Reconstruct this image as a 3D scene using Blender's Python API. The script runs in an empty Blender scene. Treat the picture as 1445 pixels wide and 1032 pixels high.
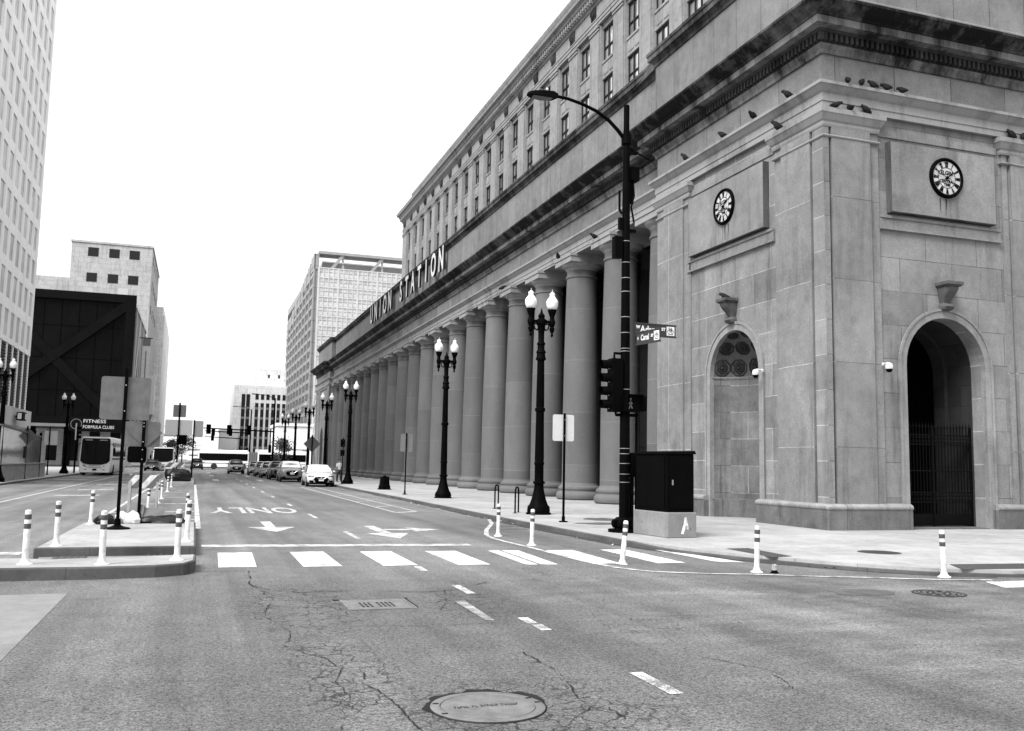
import bpy, bmesh, math, random
from mathutils import Matrix, Vector
R = math.radians
rnd = random.Random(7)
scene = bpy.context.scene
col = scene.collection

# ------------------------------------------------------------------ camera, sky, sun, exposure
H = 1.7
def make_camera():
    yaw, pit, rol = 0.328944, 0.107275, 0.019030
    fwd = Vector((math.sin(yaw)*math.cos(pit), math.cos(yaw)*math.cos(pit), math.sin(pit)))
    r = Vector((math.cos(yaw), -math.sin(yaw), 0)); u = r.cross(fwd)
    c, s = math.cos(rol), math.sin(rol)
    r2 = r*c + u*s; u2 = u*c - r*s
    cam = bpy.data.cameras.new('camera'); cam.sensor_width = 36; cam.sensor_fit = 'HORIZONTAL'
    cam.lens = 1298.14/1445*36; cam.clip_start = .1; cam.clip_end = 5000
    o = bpy.data.objects.new('camera', cam); col.objects.link(o)
    m = Matrix((r2, u2, -fwd)).transposed().to_4x4(); m.translation = (0, 0, H)
    o.matrix_world = m
    scene.camera = o
make_camera()
SUN_EL, SUN_AZ = R(48), R(238)          # azimuth clockwise from +Y: behind-left of the camera
def make_light():
    w = bpy.data.worlds.new('World'); scene.world = w; w.use_nodes = True
    nt = w.node_tree; nt.nodes.clear()
    sky = nt.nodes.new('ShaderNodeTexSky'); sky.sky_type = 'NISHITA'; sky.sun_disc = False
    sky.sun_elevation = SUN_EL; sky.sun_rotation = SUN_AZ
    sky.air_density = 1.0; sky.dust_density = 1.0; sky.ozone_density = 1.0
    hsv = nt.nodes.new('ShaderNodeRGBToBW')
    # an even cloud deck: the clear sky's gradient is mostly levelled out
    bw = nt.nodes.new('ShaderNodeMix'); bw.data_type = 'FLOAT'; bw.inputs[0].default_value = .8; bw.inputs[3].default_value = 10.0
    bg = nt.nodes.new('ShaderNodeBackground'); bg.inputs['Strength'].default_value = 0.06
    out = nt.nodes.new('ShaderNodeOutputWorld')
    nt.links.new(sky.outputs[0], hsv.inputs[0]); nt.links.new(hsv.outputs[0], bw.inputs[2]); # brighter overhead than at the horizon, as under any overcast
    tc = nt.nodes.new('ShaderNodeTexCoord'); sp = nt.nodes.new('ShaderNodeSeparateXYZ'); mr = nt.nodes.new('ShaderNodeMapRange'); mu = nt.nodes.new('ShaderNodeMath'); mu.operation = 'MULTIPLY'
    nt.links.new(tc.outputs['Generated'], sp.inputs[0]); nt.links.new(sp.outputs[2], mr.inputs[0]); mr.inputs[3].default_value = .88; mr.inputs[4].default_value = 1.4
    nt.links.new(mr.outputs[0], mu.inputs[0]); nt.links.new(bw.outputs[0], mu.inputs[1]); nt.links.new(mu.outputs[0], bg.inputs[0]); nt.links.new(bg.outputs[0], out.inputs[0])
    l = bpy.data.lights.new('sun', 'SUN'); l.energy = 2.4; l.angle = R(30)
    o = bpy.data.objects.new('sun', l); col.objects.link(o)
    d = Vector((math.sin(SUN_AZ)*math.cos(SUN_EL), math.cos(SUN_AZ)*math.cos(SUN_EL), math.sin(SUN_EL)))
    o.rotation_euler = d.to_track_quat('Z', 'Y').to_euler()
make_light()
vs = scene.view_settings
vs.view_transform = 'Standard'; vs.look = 'None'; vs.gamma = 1; vs.use_curve_mapping = False
vs.exposure = 1.30
scene.render.engine = 'CYCLES'
scene.cycles.max_bounces = 6
scene.cycles.use_denoising = True

# ------------------------------------------------------------------ mesh builder
class MB:
    def __init__(s): s.v = []; s.f = []
    def add(s, vs_, fs):
        n = len(s.v); s.v += [tuple(p) for p in vs_]; s.f += [tuple(i+n for i in f) for f in fs]; return s
    def box(s, x0, x1, y0, y1, z0, z1):
        return s.add([(x0,y0,z0),(x1,y0,z0),(x1,y1,z0),(x0,y1,z0),(x0,y0,z1),(x1,y0,z1),(x1,y1,z1),(x0,y1,z1)],
                     [(3,2,1,0),(4,5,6,7),(0,1,5,4),(1,2,6,5),(2,3,7,6),(3,0,4,7)])
    def hexa(s, b, t):
        n = len(b)
        return s.add(list(b)+list(t), [tuple(range(n-1,-1,-1)), tuple(range(n,2*n))]+[(i,(i+1)%n,n+(i+1)%n,n+i) for i in range(n)])
    def prism(s, poly, z0, z1):
        return s.hexa([(x,y,z0) for x,y in poly], [(x,y,z1) for x,y in poly])
    def sheet(s, poly, z):
        return s.add([(x,y,z) for x,y in poly], [tuple(range(len(poly)))])
    def extr(s, poly, fn, d0, d1):
        """2-D polygon (a,b) put in space by fn(a,b,d) and extruded from d0 to d1"""
        return s.hexa([fn(a,b,d0) for a,b in poly], [fn(a,b,d1) for a,b in poly])
    def loft(s, rings, close=True, caps=True):
        n = len(rings[0]); base = len(s.v); vv = []
        for r in rings: vv += list(r)
        ff = []
        for k in range(len(rings)-1):
            for i in range(n if close else n-1):
                j = (i+1) % n
                ff.append((k*n+i, k*n+j, (k+1)*n+j, (k+1)*n+i))
        if caps and close:
            ff.append(tuple(range(n-1,-1,-1))); m = (len(rings)-1)*n; ff.append(tuple(range(m, m+n)))
        return s.add(vv, ff)
    def lathe(s, prof, c=(0,0,0), n=24, fn=None, caps=True, rot=0):
        fn = fn or (lambda x,y,z: (c[0]+x, c[1]+y, c[2]+z))
        return s.loft([[fn(r*math.cos(2*math.pi*i/n+rot), r*math.sin(2*math.pi*i/n+rot), z) for i in range(n)] for r, z in prof], True, caps)
    def tube(s, pts, r, n=10, caps=True):
        pts = [Vector(p) for p in pts]; rings = []
        rr = r if isinstance(r, (list, tuple)) else [r]*len(pts)
        a = None
        for i, p in enumerate(pts):
            d = (pts[min(i+1,len(pts)-1)]-pts[max(i-1,0)]).normalized()
            if a is None:
                a = d.cross(Vector((0,0,1)))
                if a.length < 1e-3: a = d.cross(Vector((1,0,0)))
            else: a = a - d*a.dot(d)
            a.normalize(); b = d.cross(a)
            rings.append([p + (a*math.cos(2*math.pi*k/n) + b*math.sin(2*math.pi*k/n))*rr[i] for k in range(n)])
        return s.loft(rings, True, caps)
    def sweep(s, path, prof):
        """profile (outward offset, z) swept along a plan path, outward = right hand side"""
        P = [Vector(p) for p in path]; rings = []
        for i, p in enumerate(P):
            ns = []
            if i > 0: d = (p-P[i-1]).normalized(); ns.append(Vector((d.y,-d.x)))
            if i < len(P)-1: d = (P[i+1]-p).normalized(); ns.append(Vector((d.y,-d.x)))
            if len(ns) == 2:
                m = (ns[0]+ns[1]); m = m/(m.dot(ns[0]))
            else: m = ns[0]
            rings.append([(p.x+m.x*o, p.y+m.y*o, z) for o, z in prof])
        return s.loft(rings, True, True)
    def blob(s, c, sx, sy, sz, seed=0, amp=.25, flat=None, n=10, m=7):
        q = random.Random(seed); rings = []
        ph = [q.uniform(0,6.28) for _ in range(6)]
        for j in range(1, m):
            t = math.pi*j/m; ring = []
            for i in range(n):
                a = 2*math.pi*i/n
                k = 1 + amp*(math.sin(2*a+ph[0]+t)*.5 + math.sin(3*a+ph[1]+2*t)*.35 + math.sin(5*a+ph[2])*.2*math.sin(3*t+ph[3])) + q.uniform(-amp,amp)*.25
                z = math.cos(t)*sz*k
                if flat is not None: z = max(z, flat)
                ring.append((c[0]+math.sin(t)*math.cos(a)*sx*k, c[1]+math.sin(t)*math.sin(a)*sy*k, c[2]+z))
            rings.append(ring)
        return s.loft(rings, True, True)
    def xf(s, M, i0=0):
        s.v[i0:] = [tuple(M @ Vector(p)) for p in s.v[i0:]]; return s
    def build(s, name, mat, parent=None, smooth=None, subd=0, bev=0, recalc=True, loc=None):
        me = bpy.data.meshes.new(name)
        off = Vector((0,0,0))
        if parent is not None:
            q = parent
            while q is not None: off += Vector(q.location); q = q.parent
        if loc is not None: off = Vector(loc)
        me.from_pydata([tuple(Vector(p)-off) for p in s.v], [], s.f)
        bm = bmesh.new(); bm.from_mesh(me)
        if recalc: bmesh.ops.recalc_face_normals(bm, faces=bm.faces)
        if bev: 
            es = [e for e in bm.edges if len(e.link_faces) == 2 and e.calc_face_angle(0) > .5]
            bmesh.ops.bevel(bm, geom=es, offset=bev, segments=2, profile=.5, affect='EDGES', clamp_overlap=True)
        bm.to_mesh(me); bm.free()
        me.materials.append(mat)
        if smooth is not None:
            me.polygons.foreach_set('use_smooth', [True]*len(me.polygons))
            if smooth < 180: me.set_sharp_from_angle(angle=R(smooth))
        o = bpy.data.objects.new(name, me); col.objects.link(o)
        if parent is not None: o.parent = parent
        if loc is not None: o.location = loc
        if subd:
            md = o.modifiers.new('s', 'SUBSURF'); md.levels = subd; md.render_levels = subd
        return o

def tag(o, label=None, cat=None, group=None, kind=None):
    if label: o['label'] = label
    if cat: o['category'] = cat
    if group: o['group'] = group
    if kind: o['kind'] = kind
    return o
def thing(name, label, cat, loc=(0,0,0), rz=0, group=None):
    o = bpy.data.objects.new(name, None); col.objects.link(o)
    o.location = loc; o.rotation_euler = (0,0,rz); o.empty_display_size = .2
    return tag(o, label, cat, group)
def struct(o): o['kind'] = 'structure'; return o
def dup(root, loc=None, rz=None, label=None, parent=None):
    r = root.copy(); col.objects.link(r)
    if loc is not None: r.location = loc
    if rz is not None: r.rotation_euler = (0,0,rz)
    if label: r['label'] = label
    if parent is not None: r.parent = parent
    for ch in list(root.children):
        c = ch.copy(); col.objects.link(c); c.parent = r
        for g in list(ch.children):
            d = g.copy(); col.objects.link(d); d.parent = c
    return r
def text_mb(body, size, fn, depth=0.0, align='CENTER', sx=1.0, bold=0.0):
    """flat lettering: fn(a,b,d) puts letter plane a,b into space"""
    cu = bpy.data.curves.new('t', 'FONT'); cu.body = body; cu.size = size; cu.align_x = align; cu.align_y = 'CENTER'
    cu.extrude = max(depth/2, 0); cu.resolution_u = 3; cu.offset = bold
    o = bpy.data.objects.new('t', cu); col.objects.link(o)
    dg = bpy.context.evaluated_depsgraph_get(); me = bpy.data.meshes.new_from_object(o.evaluated_get(dg))
    mb = MB(); mb.add([fn(v.co.x*sx, v.co.y, v.co.z) for v in me.vertices], [tuple(p.vertices) for p in me.polygons])
    bpy.data.objects.remove(o); bpy.data.curves.remove(cu); bpy.data.meshes.remove(me)
    return mb

# ------------------------------------------------------------------ materials (monochrome photograph: greys only)
class N:
    def __init__(s, name):
        s.m = bpy.data.materials.new(name); s.m.use_nodes = True
        s.t = s.m.node_tree; s.t.nodes.clear()
        s.out = s.t.nodes.new('ShaderNodeOutputMaterial'); s.b = s.t.nodes.new('ShaderNodeBsdfPrincipled')
        s.t.links.new(s.b.outputs[0], s.out.inputs[0])
    def n(s, typ, **kw):
        o = s.t.nodes.new(typ)
        for k, v in kw.items(): setattr(o, k, v)
        return o
    def l(s, a, b): s.t.links.new(a, b)
    def pos(s): return s.n('ShaderNodeNewGeometry').outputs['Position']
    def map(s, vec, sc, loc=(0,0,0)):
        o = s.n('ShaderNodeMapping'); s.l(vec, o.inputs[0]); o.inputs['Scale'].default_value = sc; o.inputs['Location'].default_value = loc
        return o.outputs[0]
    def noise(s, vec, sc, det=4, rough=.6, dist=0):
        o = s.n('ShaderNodeTexNoise'); s.l(vec, o.inputs['Vector']); o.inputs['Scale'].default_value = sc
        o.inputs['Detail'].default_value = det; o.inputs['Roughness'].default_value = rough; o.inputs['Distortion'].default_value = dist
        return o.outputs[0]
    def ramp(s, fac, a, b, va=0., vb=1.):
        o = s.n('ShaderNodeMapRange'); s.l(fac, o.inputs[0])
        for i, v in enumerate((a, b, va, vb)): o.inputs[1+i].default_value = v
        return o.outputs[0]
    def math(s, op, a, b=None):
        o = s.n('ShaderNodeMath', operation=op)
        for i, x in enumerate((a, b)):
            if x is None: continue
            if isinstance(x, (int, float)): o.inputs[i].default_value = x
            else: s.l(x, o.inputs[i])
        return o.outputs[0]
    def mul(s, a, b): return s.math('MULTIPLY', a, b)
    def mix(s, f, a, b):
        o = s.n('ShaderNodeMix', data_type='FLOAT')
        for i, x in zip((0, 2, 3), (f, a, b)):
            if isinstance(x, (int, float)): o.inputs[i].default_value = x
            else: s.l(x, o.inputs[i])
        return o.outputs[0]
    def sep(s, vec):
        o = s.n('ShaderNodeSeparateXYZ'); s.l(vec, o.inputs[0]); return o.outputs
    def com(s, x, y, z=0):
        o = s.n('ShaderNodeCombineXYZ')
        for i, q in enumerate((x, y, z)):
            if isinstance(q, (int, float)): o.inputs[i].default_value = q
            else: s.l(q, o.inputs[i])
        return o.outputs[0]
    def bump(s, h, st, dist=.02):
        o = s.n('ShaderNodeBump'); o.inputs['Strength'].default_value = st; o.inputs['Distance'].default_value = dist
        s.l(h, o.inputs['Height']); s.l(o.outputs[0], s.b.inputs['Normal'])
    def fin(s, color, rough=.8, spec=.5, metal=0):
        if isinstance(color, (int, float)): s.b.inputs['Base Color'].default_value = (color, color, color, 1)
        else: s.l(color, s.b.inputs['Base Color'])
        s.b.inputs['Roughness'].default_value = rough; s.b.inputs['Specular IOR Level'].default_value = spec; s.b.inputs['Metallic'].default_value = metal
        return s.m

def plain(name, c, rough=.6, spec=.5, metal=0, var=.12, sc=3.0, fine=40):
    n = N(name); p = n.n('ShaderNodeTexCoord').outputs['Object']
    a = n.noise(p, sc, 4); b = n.noise(p, fine, 2)
    f = n.math('ADD', n.ramp(a, .3, .7, 1-var, 1+var), n.ramp(b, .3, .7, -var*.4, var*.4))
    return n.fin(n.mul(f, c), rough, spec, metal)

def stone(name, base, bw=2.4, rh=.98, joint=1.25, jsize=.012, var=.10, blotch=.35, off=.5, rough=.85, streak=.5):
    """ashlar: joints and block tones laid on the wall plane, rain streaks and soot above"""
    n = N(name); g = n.n('ShaderNodeNewGeometry'); x, y, z = n.sep(g.outputs['Position']); nx, ny, nz = n.sep(g.outputs['Normal'])
    isx = n.math('GREATER_THAN', n.math('ABSOLUTE', nx), .6)
    u = n.mix(isx, x, y); uv = n.com(u, z, 0)
    br = n.n('ShaderNodeTexBrick'); n.l(uv, br.inputs['Vector']); br.offset = off; br.squash = 1
    for k, v in (('Scale',1),('Mortar Size',jsize),('Mortar Smooth',.3),('Bias',0),('Brick Width',bw),('Row Height',rh)): br.inputs[k].default_value = v
    br.inputs['Color1'].default_value = (1-var,)*3+(1,); br.inputs['Color2'].default_value = (1+var,)*3+(1,); br.inputs['Mortar'].default_value = (1,1,1,1)
    c = n.n('ShaderNodeRGBToBW'); n.l(br.outputs[0], c.inputs[0]); c = c.outputs[0]
    jt = n.mul(br.outputs['Fac'], n.ramp(n.noise(g.outputs['Position'], 1.3, 3), .35, .6, .45, 1))
    c = n.mul(c, n.mix(jt, 1, n.mix(isx, .38, 2.1 if joint > 1 else .4)))
    p = g.outputs['Position']
    big = n.ramp(n.noise(p, .35, 6, .7), .3, .72, 1-blotch*.75, 1+blotch*.4)
    mid = n.ramp(n.noise(p, 2.2, 7, .75), .3, .7, .8, 1.15)
    blot = n.ramp(n.noise(p, .9, 3, .5), .62, .72, 1, 1-blotch*.55); mid = n.mul(mid, blot)
    fine = n.ramp(n.noise(p, 26, 4, .75), .28, .72, .72, 1.26)
    st = n.ramp(n.noise(n.com(n.mul(u, 1.7), n.mul(z, .16), 0), 1.0, 5, .7), .52, .75, 1, 1-streak)
    v = n.mul(n.mul(n.mul(c, big), n.mul(mid, fine)), n.mul(st, base))
    n.bump(n.math('SUBTRACT', n.mul(n.noise(p, 60, 3), .4), n.mul(br.outputs['Fac'], .5)), .35, .01)
    return n.fin(v, rough, .3)

def colstone(name, base):
    n = N(name); g = n.n('ShaderNodeNewGeometry'); p = g.outputs['Position']; x, y, z = n.sep(p)
    oi = n.n('ShaderNodeObjectInfo').outputs['Random']
    zz = n.math('ADD', n.mul(z, .40), n.mul(oi, 3.0)); fr = n.math('FRACT', zz)
    j = n.math('LESS_THAN', fr, .008)
    drum = n.n('ShaderNodeTexWhiteNoise', noise_dimensions='2D'); n.l(n.com(n.math('FLOOR', zz), oi), drum.inputs['Vector'])
    d = n.ramp(drum.outputs['Value'], 0, 1, .86, 1.1)
    big = n.ramp(n.noise(n.map(p, (1,1,.35)), .9, 5, .7), .3, .7, .85, 1.12)
    fine = n.ramp(n.noise(p, 26, 4, .75), .28, .72, .78, 1.2)
    v = n.mul(n.mul(n.mul(d, big), fine), n.mul(n.mix(j, 1, 1.5), base))
    n.bump(n.noise(p, 60, 3), .2, .01)
    return n.fin(v, .8, .3)

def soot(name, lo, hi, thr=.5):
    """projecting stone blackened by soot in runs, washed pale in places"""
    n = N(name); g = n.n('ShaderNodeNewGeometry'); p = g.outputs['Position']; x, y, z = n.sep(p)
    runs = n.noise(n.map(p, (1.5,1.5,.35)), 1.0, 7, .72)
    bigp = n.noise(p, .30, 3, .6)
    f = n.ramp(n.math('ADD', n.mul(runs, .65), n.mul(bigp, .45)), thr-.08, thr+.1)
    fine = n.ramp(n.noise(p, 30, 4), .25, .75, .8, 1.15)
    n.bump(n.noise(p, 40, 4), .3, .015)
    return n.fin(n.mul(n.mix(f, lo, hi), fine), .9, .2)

def asphalt():
    n = N('asphalt'); p = n.pos(); x, y, z = n.sep(p)
    sp = n.noise(p, 62, 2, .8); sp2 = n.noise(p, 24, 3, .8)
    grain = n.math('ADD', n.mul(sp, .55), n.mul(sp2, .45))
    g = n.ramp(grain, .40, .62, .25, 2.05)
    big = n.ramp(n.noise(n.map(p, (1,.45,1)), .33, 5, .65), .3, .7, .68, 1.3)
    mid = n.ramp(n.noise(p, 2.3, 5, .7), .28, .72, .8, 1.18)
    tr = n.noise(n.com(n.mul(x, 1.2), n.mul(y, .035), 0), 1.0, 4, .6)
    track = n.ramp(tr, .35, .68, .72, 1.26)
    wp = n.noise(n.map(p, (.5, 1.3, 1), (3,1,0)), .8, 6, .75)
    worn = n.mul(n.ramp(wp, .47, .66, 0, .6), n.ramp(x, 3.0, 6.0))
    worn = n.mul(worn, n.ramp(y, 14.0, 11.5))
    # crazing round the near manhole and along the old utility cut
    wv = n.n('ShaderNodeVectorMath', operation='ADD'); n.l(p, wv.inputs[0])
    nz = n.n('ShaderNodeTexNoise'); n.l(p, nz.inputs['Vector']); nz.inputs['Scale'].default_value = 3.5; nz.inputs['Detail'].default_value = 6
    sc = n.n('ShaderNodeVectorMath', operation='SCALE'); n.l(nz.outputs['Color'], sc.inputs[0]); sc.inputs['Scale'].default_value = .35; n.l(sc.outputs[0], wv.inputs[1])
    def craze(scale, wid):
        vo = n.n('ShaderNodeTexVoronoi', feature='DISTANCE_TO_EDGE'); n.l(wv.outputs[0], vo.inputs['Vector']); vo.inputs['Scale'].default_value = scale
        return n.ramp(vo.outputs['Distance'], wid*.3, wid, 1, 0)
    def near(cx, cy, rx, ry):
        d = n.math('ADD', n.math('POWER', n.mul(n.math('SUBTRACT', x, cx), 1/rx), 2.), n.math('POWER', n.mul(n.math('SUBTRACT', y, cy), 1/ry), 2.))
        return n.ramp(d, .25, 1., 1, 0)
    m = n.math('MAXIMUM', near(2.4, 6.25, 1.35, 1.1), near(1.3, 11.2, .9, 2.4)); m = n.math('MAXIMUM', m, n.mul(near(3.2, 11.0, .9, 1.6), .8)); m = n.math('MAXIMUM', m, near(1.25, 7.6, .55, 2.2))
    patch = n.ramp(n.noise(p, 1.3, 3), .33, .47)
    ck = n.mul(n.mul(n.math('MAXIMUM', craze(4.6, .042), n.mul(craze(10, .045), n.ramp(n.noise(p, 2.1, 3), .5, .6))), m), patch)
    ck2 = n.mul(n.mul(craze(1.1, .012), n.ramp(n.noise(p, .25, 2), .5, .6)), .55)
    ck = n.math('MAXIMUM', ck, ck2)
    base = n.mul(n.mul(n.mul(g, big), n.mul(mid, track)), .110)
    base = n.math('ADD', base, n.mul(worn, n.mul(g, .12)))
    # vignette put into the colour: junction darkened, street beyond the crossing lightened
    base = n.mul(base, n.ramp(n.math('ADD', y, n.mul(n.noise(p, .8, 4), 3.0)), 13.5, 16.5, .86, 1.10))
    v = n.mix(n.mul(ck, .9), base, .012)
    n.bump(n.math('SUBTRACT', grain, n.mul(ck, .8)), .55, .012)
    return n.fin(v, .85, .35)

def paint(name, c=.78, wear=.45):
    n = N(name); p = n.pos()
    w = n.math('ADD', n.mul(n.noise(p, 60, 3, .7), .5), n.mul(n.noise(p, 3.5, 5, .7), .5))
    f = n.ramp(w, wear-.07, wear+.05)
    g = n.ramp(n.noise(p, 95, 2, .7), .3, .7, .07, .2)
    n.bump(n.noise(p, 95, 2, .7), .3, .01)
    return n.fin(n.mix(f, g, n.mul(n.ramp(n.noise(p, 8, 3), .3, .7, .88, 1.05), c)), .7, .3)

def concrete(name, c, sx=1.5, sy=1.5, line=.6, lw=.012, blotch=.3):
    n = N(name); p = n.pos(); x, y, z = n.sep(p)
    def ln(a, s_): 
        f = n.math('FRACT', n.mul(n.math('ADD', a, 400.), 1/s_)); return n.math('LESS_THAN', f, lw/s_)
    l_ = n.math('MAXIMUM', ln(x, sx), ln(y, sy))
    big = n.ramp(n.noise(p, .5, 6, .72), .3, .7, 1-blotch*.9, 1+blotch*.5)
    mid = n.ramp(n.noise(p, 4, 6, .75), .3, .7, .9, 1.08)
    fine = n.ramp(n.noise(p, 120, 2), .3, .7, .9, 1.08)
    spots = n.ramp(n.noise(p, 9, 3), .66, .70, 1, .6)
    tn = n.n('ShaderNodeTexWhiteNoise', noise_dimensions='2D'); n.l(n.com(n.math('FLOOR', n.mul(n.math('ADD', x, 400.), 1/sx)), n.math('FLOOR', n.mul(n.math('ADD', y, 400.), 1/sy))), tn.inputs['Vector'])
    tone = n.ramp(tn.outputs['Value'], 0, 1, .93, 1.06)
    v = n.mul(n.mul(n.mul(big, mid), n.mul(fine, spots)), n.mul(tone, c)); v = n.mul(v, n.mix(l_, 1, line))
    n.bump(n.noise(p, 90, 3), .2, .006)
    return n.fin(v, .85, .3)

def glass(name, c=.03, rough=.06, spec=.8, metal=0.0, wob=.02):
    n = N(name); p = n.pos()
    n.bump(n.noise(p, .6, 2), wob, .5)
    return n.fin(n.mul(n.ramp(n.noise(p, .5, 3), .3, .7, .6, 1.4), c), rough, spec, metal)

def grid_face(name, wall, win, bw, fh, ww, wh, rough=.5):
    """far facade cladding: pale cladding joints only (windows are meshes)"""
    n = N(name); g = n.n('ShaderNodeNewGeometry'); x, y, z = n.sep(g.outputs['Position']); nx = n.sep(g.outputs['Normal'])[0]
    u = n.mix(n.math('GREATER_THAN', n.math('ABSOLUTE', nx), .6), x, y)
    a = n.math('LESS_THAN', n.math('FRACT', n.mul(n.math('ADD', u, 500.), 1/bw)), ww); b = n.math('LESS_THAN', n.math('FRACT', n.mul(z, 1/fh)), wh)
    v = n.mix(n.math('MAXIMUM', a, b), wall, win)
    return n.fin(n.mul(v, n.ramp(n.noise(g.outputs['Position'], .3, 5), .3, .7, .85, 1.12)), rough, .4)

M = {}
M['asphalt'] = asphalt()
M['paint'] = paint('road_paint', .70, .472); M['paint2'] = paint('scuffed_road_paint', .60, .505); M['wornpaint'] = paint('worn_road_paint', .42, .555)
M['walk'] = concrete('pavement_concrete', .325, 1.52, 1.52)
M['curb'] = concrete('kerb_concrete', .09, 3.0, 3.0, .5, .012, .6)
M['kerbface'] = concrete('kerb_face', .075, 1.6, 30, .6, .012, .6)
M['island'] = concrete('island_concrete', .29, 2.6, 2.2, .8)
M['slab'] = concrete('slab_concrete', .19, 4.5, 4.5, .6)
M['tactile'] = plain('tactile_plate', .06, .8)
M['stone'] = stone('limestone_ashlar', .20, 1.9, .98, 1.25, .012, .17)
M['stonebig'] = stone('limestone_pilaster', .195, 6.0, 2.35, 1.2, .012, .08, .35, 0)
M['stoneplain'] = stone('limestone_smooth', .20, 3.3, 40, 1.0, .0, .05, .4, 0)
M['attic'] = stone('limestone_attic', .18, 2.1, 40, .55, .02, .17, .45, 0, streak=.35)
M['plinthtop'] = stone('granite_plinth_top', .25, 2.1, 40, .6, .012, .12, .5, 0)
M['attic2'] = stone('limestone_attic_wall', .185, 1.42, 40, .55, .018, .08, .4, 0, streak=.35)
M['archstone'] = stone('limestone_voussoir', .24, 40, 40, 1.0, .0, .05, .4, 0)
M['drip'] = soot('drip_stain_stone', .06, .13, .5)
M['plinth'] = stone('granite_plinth', .13, 2.1, 40, .6, .012, .12, .6, 0)
M['ledge'] = soot('weathered_moulding', .11, .25, .45)
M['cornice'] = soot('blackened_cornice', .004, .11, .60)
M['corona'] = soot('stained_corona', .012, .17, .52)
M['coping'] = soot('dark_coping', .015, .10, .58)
M['bracket'] = soot('sooty_bracket_shaded_panel', .02, .085, .5)
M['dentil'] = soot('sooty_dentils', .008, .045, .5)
M['office'] = stone('office_limestone', .25, 2.6, 1.3, .8, .01, .05, .25)
M['backwall'] = stone('shaded_porch_limestone', .012, 2.2, 1.1, .8, .012, .1, .3)  # porch shade put into the stone's colour, well below the outer limestone
M['column'] = colstone('column_granite', .108)
M['niche'] = stone('niche_limestone', .15, 1.4, .9, 1.25, .012, .14, .7, streak=.6)
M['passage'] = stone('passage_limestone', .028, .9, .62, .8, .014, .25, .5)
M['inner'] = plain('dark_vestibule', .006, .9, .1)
M['dome'] = soot('niche_dome_stone', .05, .11, .5)
M['coffer'] = soot('sooty_coffer', .006, .035, .5)
M['black'] = plain('black_paint', .0016, .55, .025, 0, .3)
M['blackmatt'] = plain('black_matt_steel', .0016, .6, .025, 0, .3)
M['iron'] = plain('wrought_iron', .003, .6, .06, 0, .3)
M['frame'] = plain('dark_window_frame', .012, .6, .2)
M['glass'] = glass('window_glass', .02)
M['skyglass'] = glass('sky_reflecting_glass', .55, .08, .8, .7)
M['palegl'] = glass('pale_curtain_glass', .48, .15, .8, .35)
M['globe'] = plain('acorn_globe_glass', .80, .15, .6, 0, .06, 8)
M['white'] = plain('white_plastic', .6, .5, .4, 0, .28, 7, 40)
M['bandgrey'] = plain('grey_reflective_band', .05, .4, .5, 0, .3, 30)
M['alum'] = plain('bare_aluminium_sign_back', .10, .5, .4, .1, .2, 5, 30)
M['steel'] = plain('galvanised_steel', .28, .4, .5, .6, .2)
M['signdark'] = plain('sign_green_grey', .03, .5, .2)
M['chrome'] = plain('chrome', .6, .2, .5, 1.0, .05)
M['tyre'] = plain('tyre_rubber', .014, .85)
M['carwhite'] = plain('white_car_paint', .48, .2, .6, 0, .03)
M['buswhite'] = plain('white_bus_paint', .80, .3, .5, 0, .04)
M['cargrey'] = plain('grey_car_paint', .16, .22, .6, .3, .03)
M['cardark'] = plain('dark_car_paint', .03, .2, .6, 0, .05)
M['carsilver'] = plain('silver_car_paint', .22, .25, .6, .4, .03)
M['carglass'] = glass('car_glass', .003, .10, .06)
M['screen'] = glass('sky_mirroring_windscreen', .62, .12, .9, .75)
M['lampdark'] = plain('dark_headlight', .035, .15, .7, 0, .3, 20)
M['lamp'] = plain('headlight_glass', .30, .12, .7, 0, .15, 20)
M['letter'] = plain('white_metal_letter', .58, .4, .5, 0, .06)
M['brick'] = grid_face('dark_tower_side', .26, .19, 1.75, 3.6, .08, .1)
M['pigeon'] = plain('pigeon_feathers', .006, .8, .3, 0, .5, 20)
M['skin'] = plain('skin', .16, .6); M['cloth'] = plain('pale_cloth', .5, .9); M['darkcloth'] = plain('dark_cloth', .015, .95)
M['bag'] = plain('black_bin_bag', .008, .4, .25, 0, .5, 9); M['paper'] = plain('crumpled_pale_paper', .5, .8, .3, 0, .3, 8)
M['leaf'] = plain('leaves', .05, .8, .3, 0, .5, 2); M['bark'] = plain('bark', .06, .9)
M['blackclad'] = plain('black_glass_cladding', .003, .35, .06, 0, .5, .2, 3)
M['blacksteel'] = plain('black_steel_brace', .0035, .6, .05, 0, .3, .5, 3)
M['towerwhite'] = plain('white_precast', .90, .7, .4, 0, .05, .3, 6)
M['towerglass'] = glass('tower_window_glass', .40, .3, .4)
M['louvre'] = plain('dark_louvres', .012, .7)
M['bldstone'] = stone('far_limestone', .42, 3.0, 1.5, .85, .03, .05, .3)
M['palestone'] = stone('far_pale_stone', .75, 4.0, 2.0, .9, .03, .04, .2)
M['palegrey'] = plain('pale_grey_panel', .5, .7, .4, 0, .12, .2, 4)
M['palewall'] = plain('pale_far_wall', .75, .8, .4, 0, .1, .1, 3)
M['midgrey'] = plain('mid_grey_panel', .16, .7, .4, 0, .15, .5, 4)
M['framegrey'] = plain('grey_roof_frame', .28, .6, .4, 0, .1, .5, 4)
M['castiron'] = plain('cast_iron_cover', .145, .55, .4, .2, .3, 6, 60)
M['darkcast'] = plain('dark_cast_iron', .035, .6, .5, .3, .4, 6, 60)
M['crack'] = plain('crack_tar', .012, .9, .2, 0, .3)
M['clockface'] = plain('clock_face', .42, .5)
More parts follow.
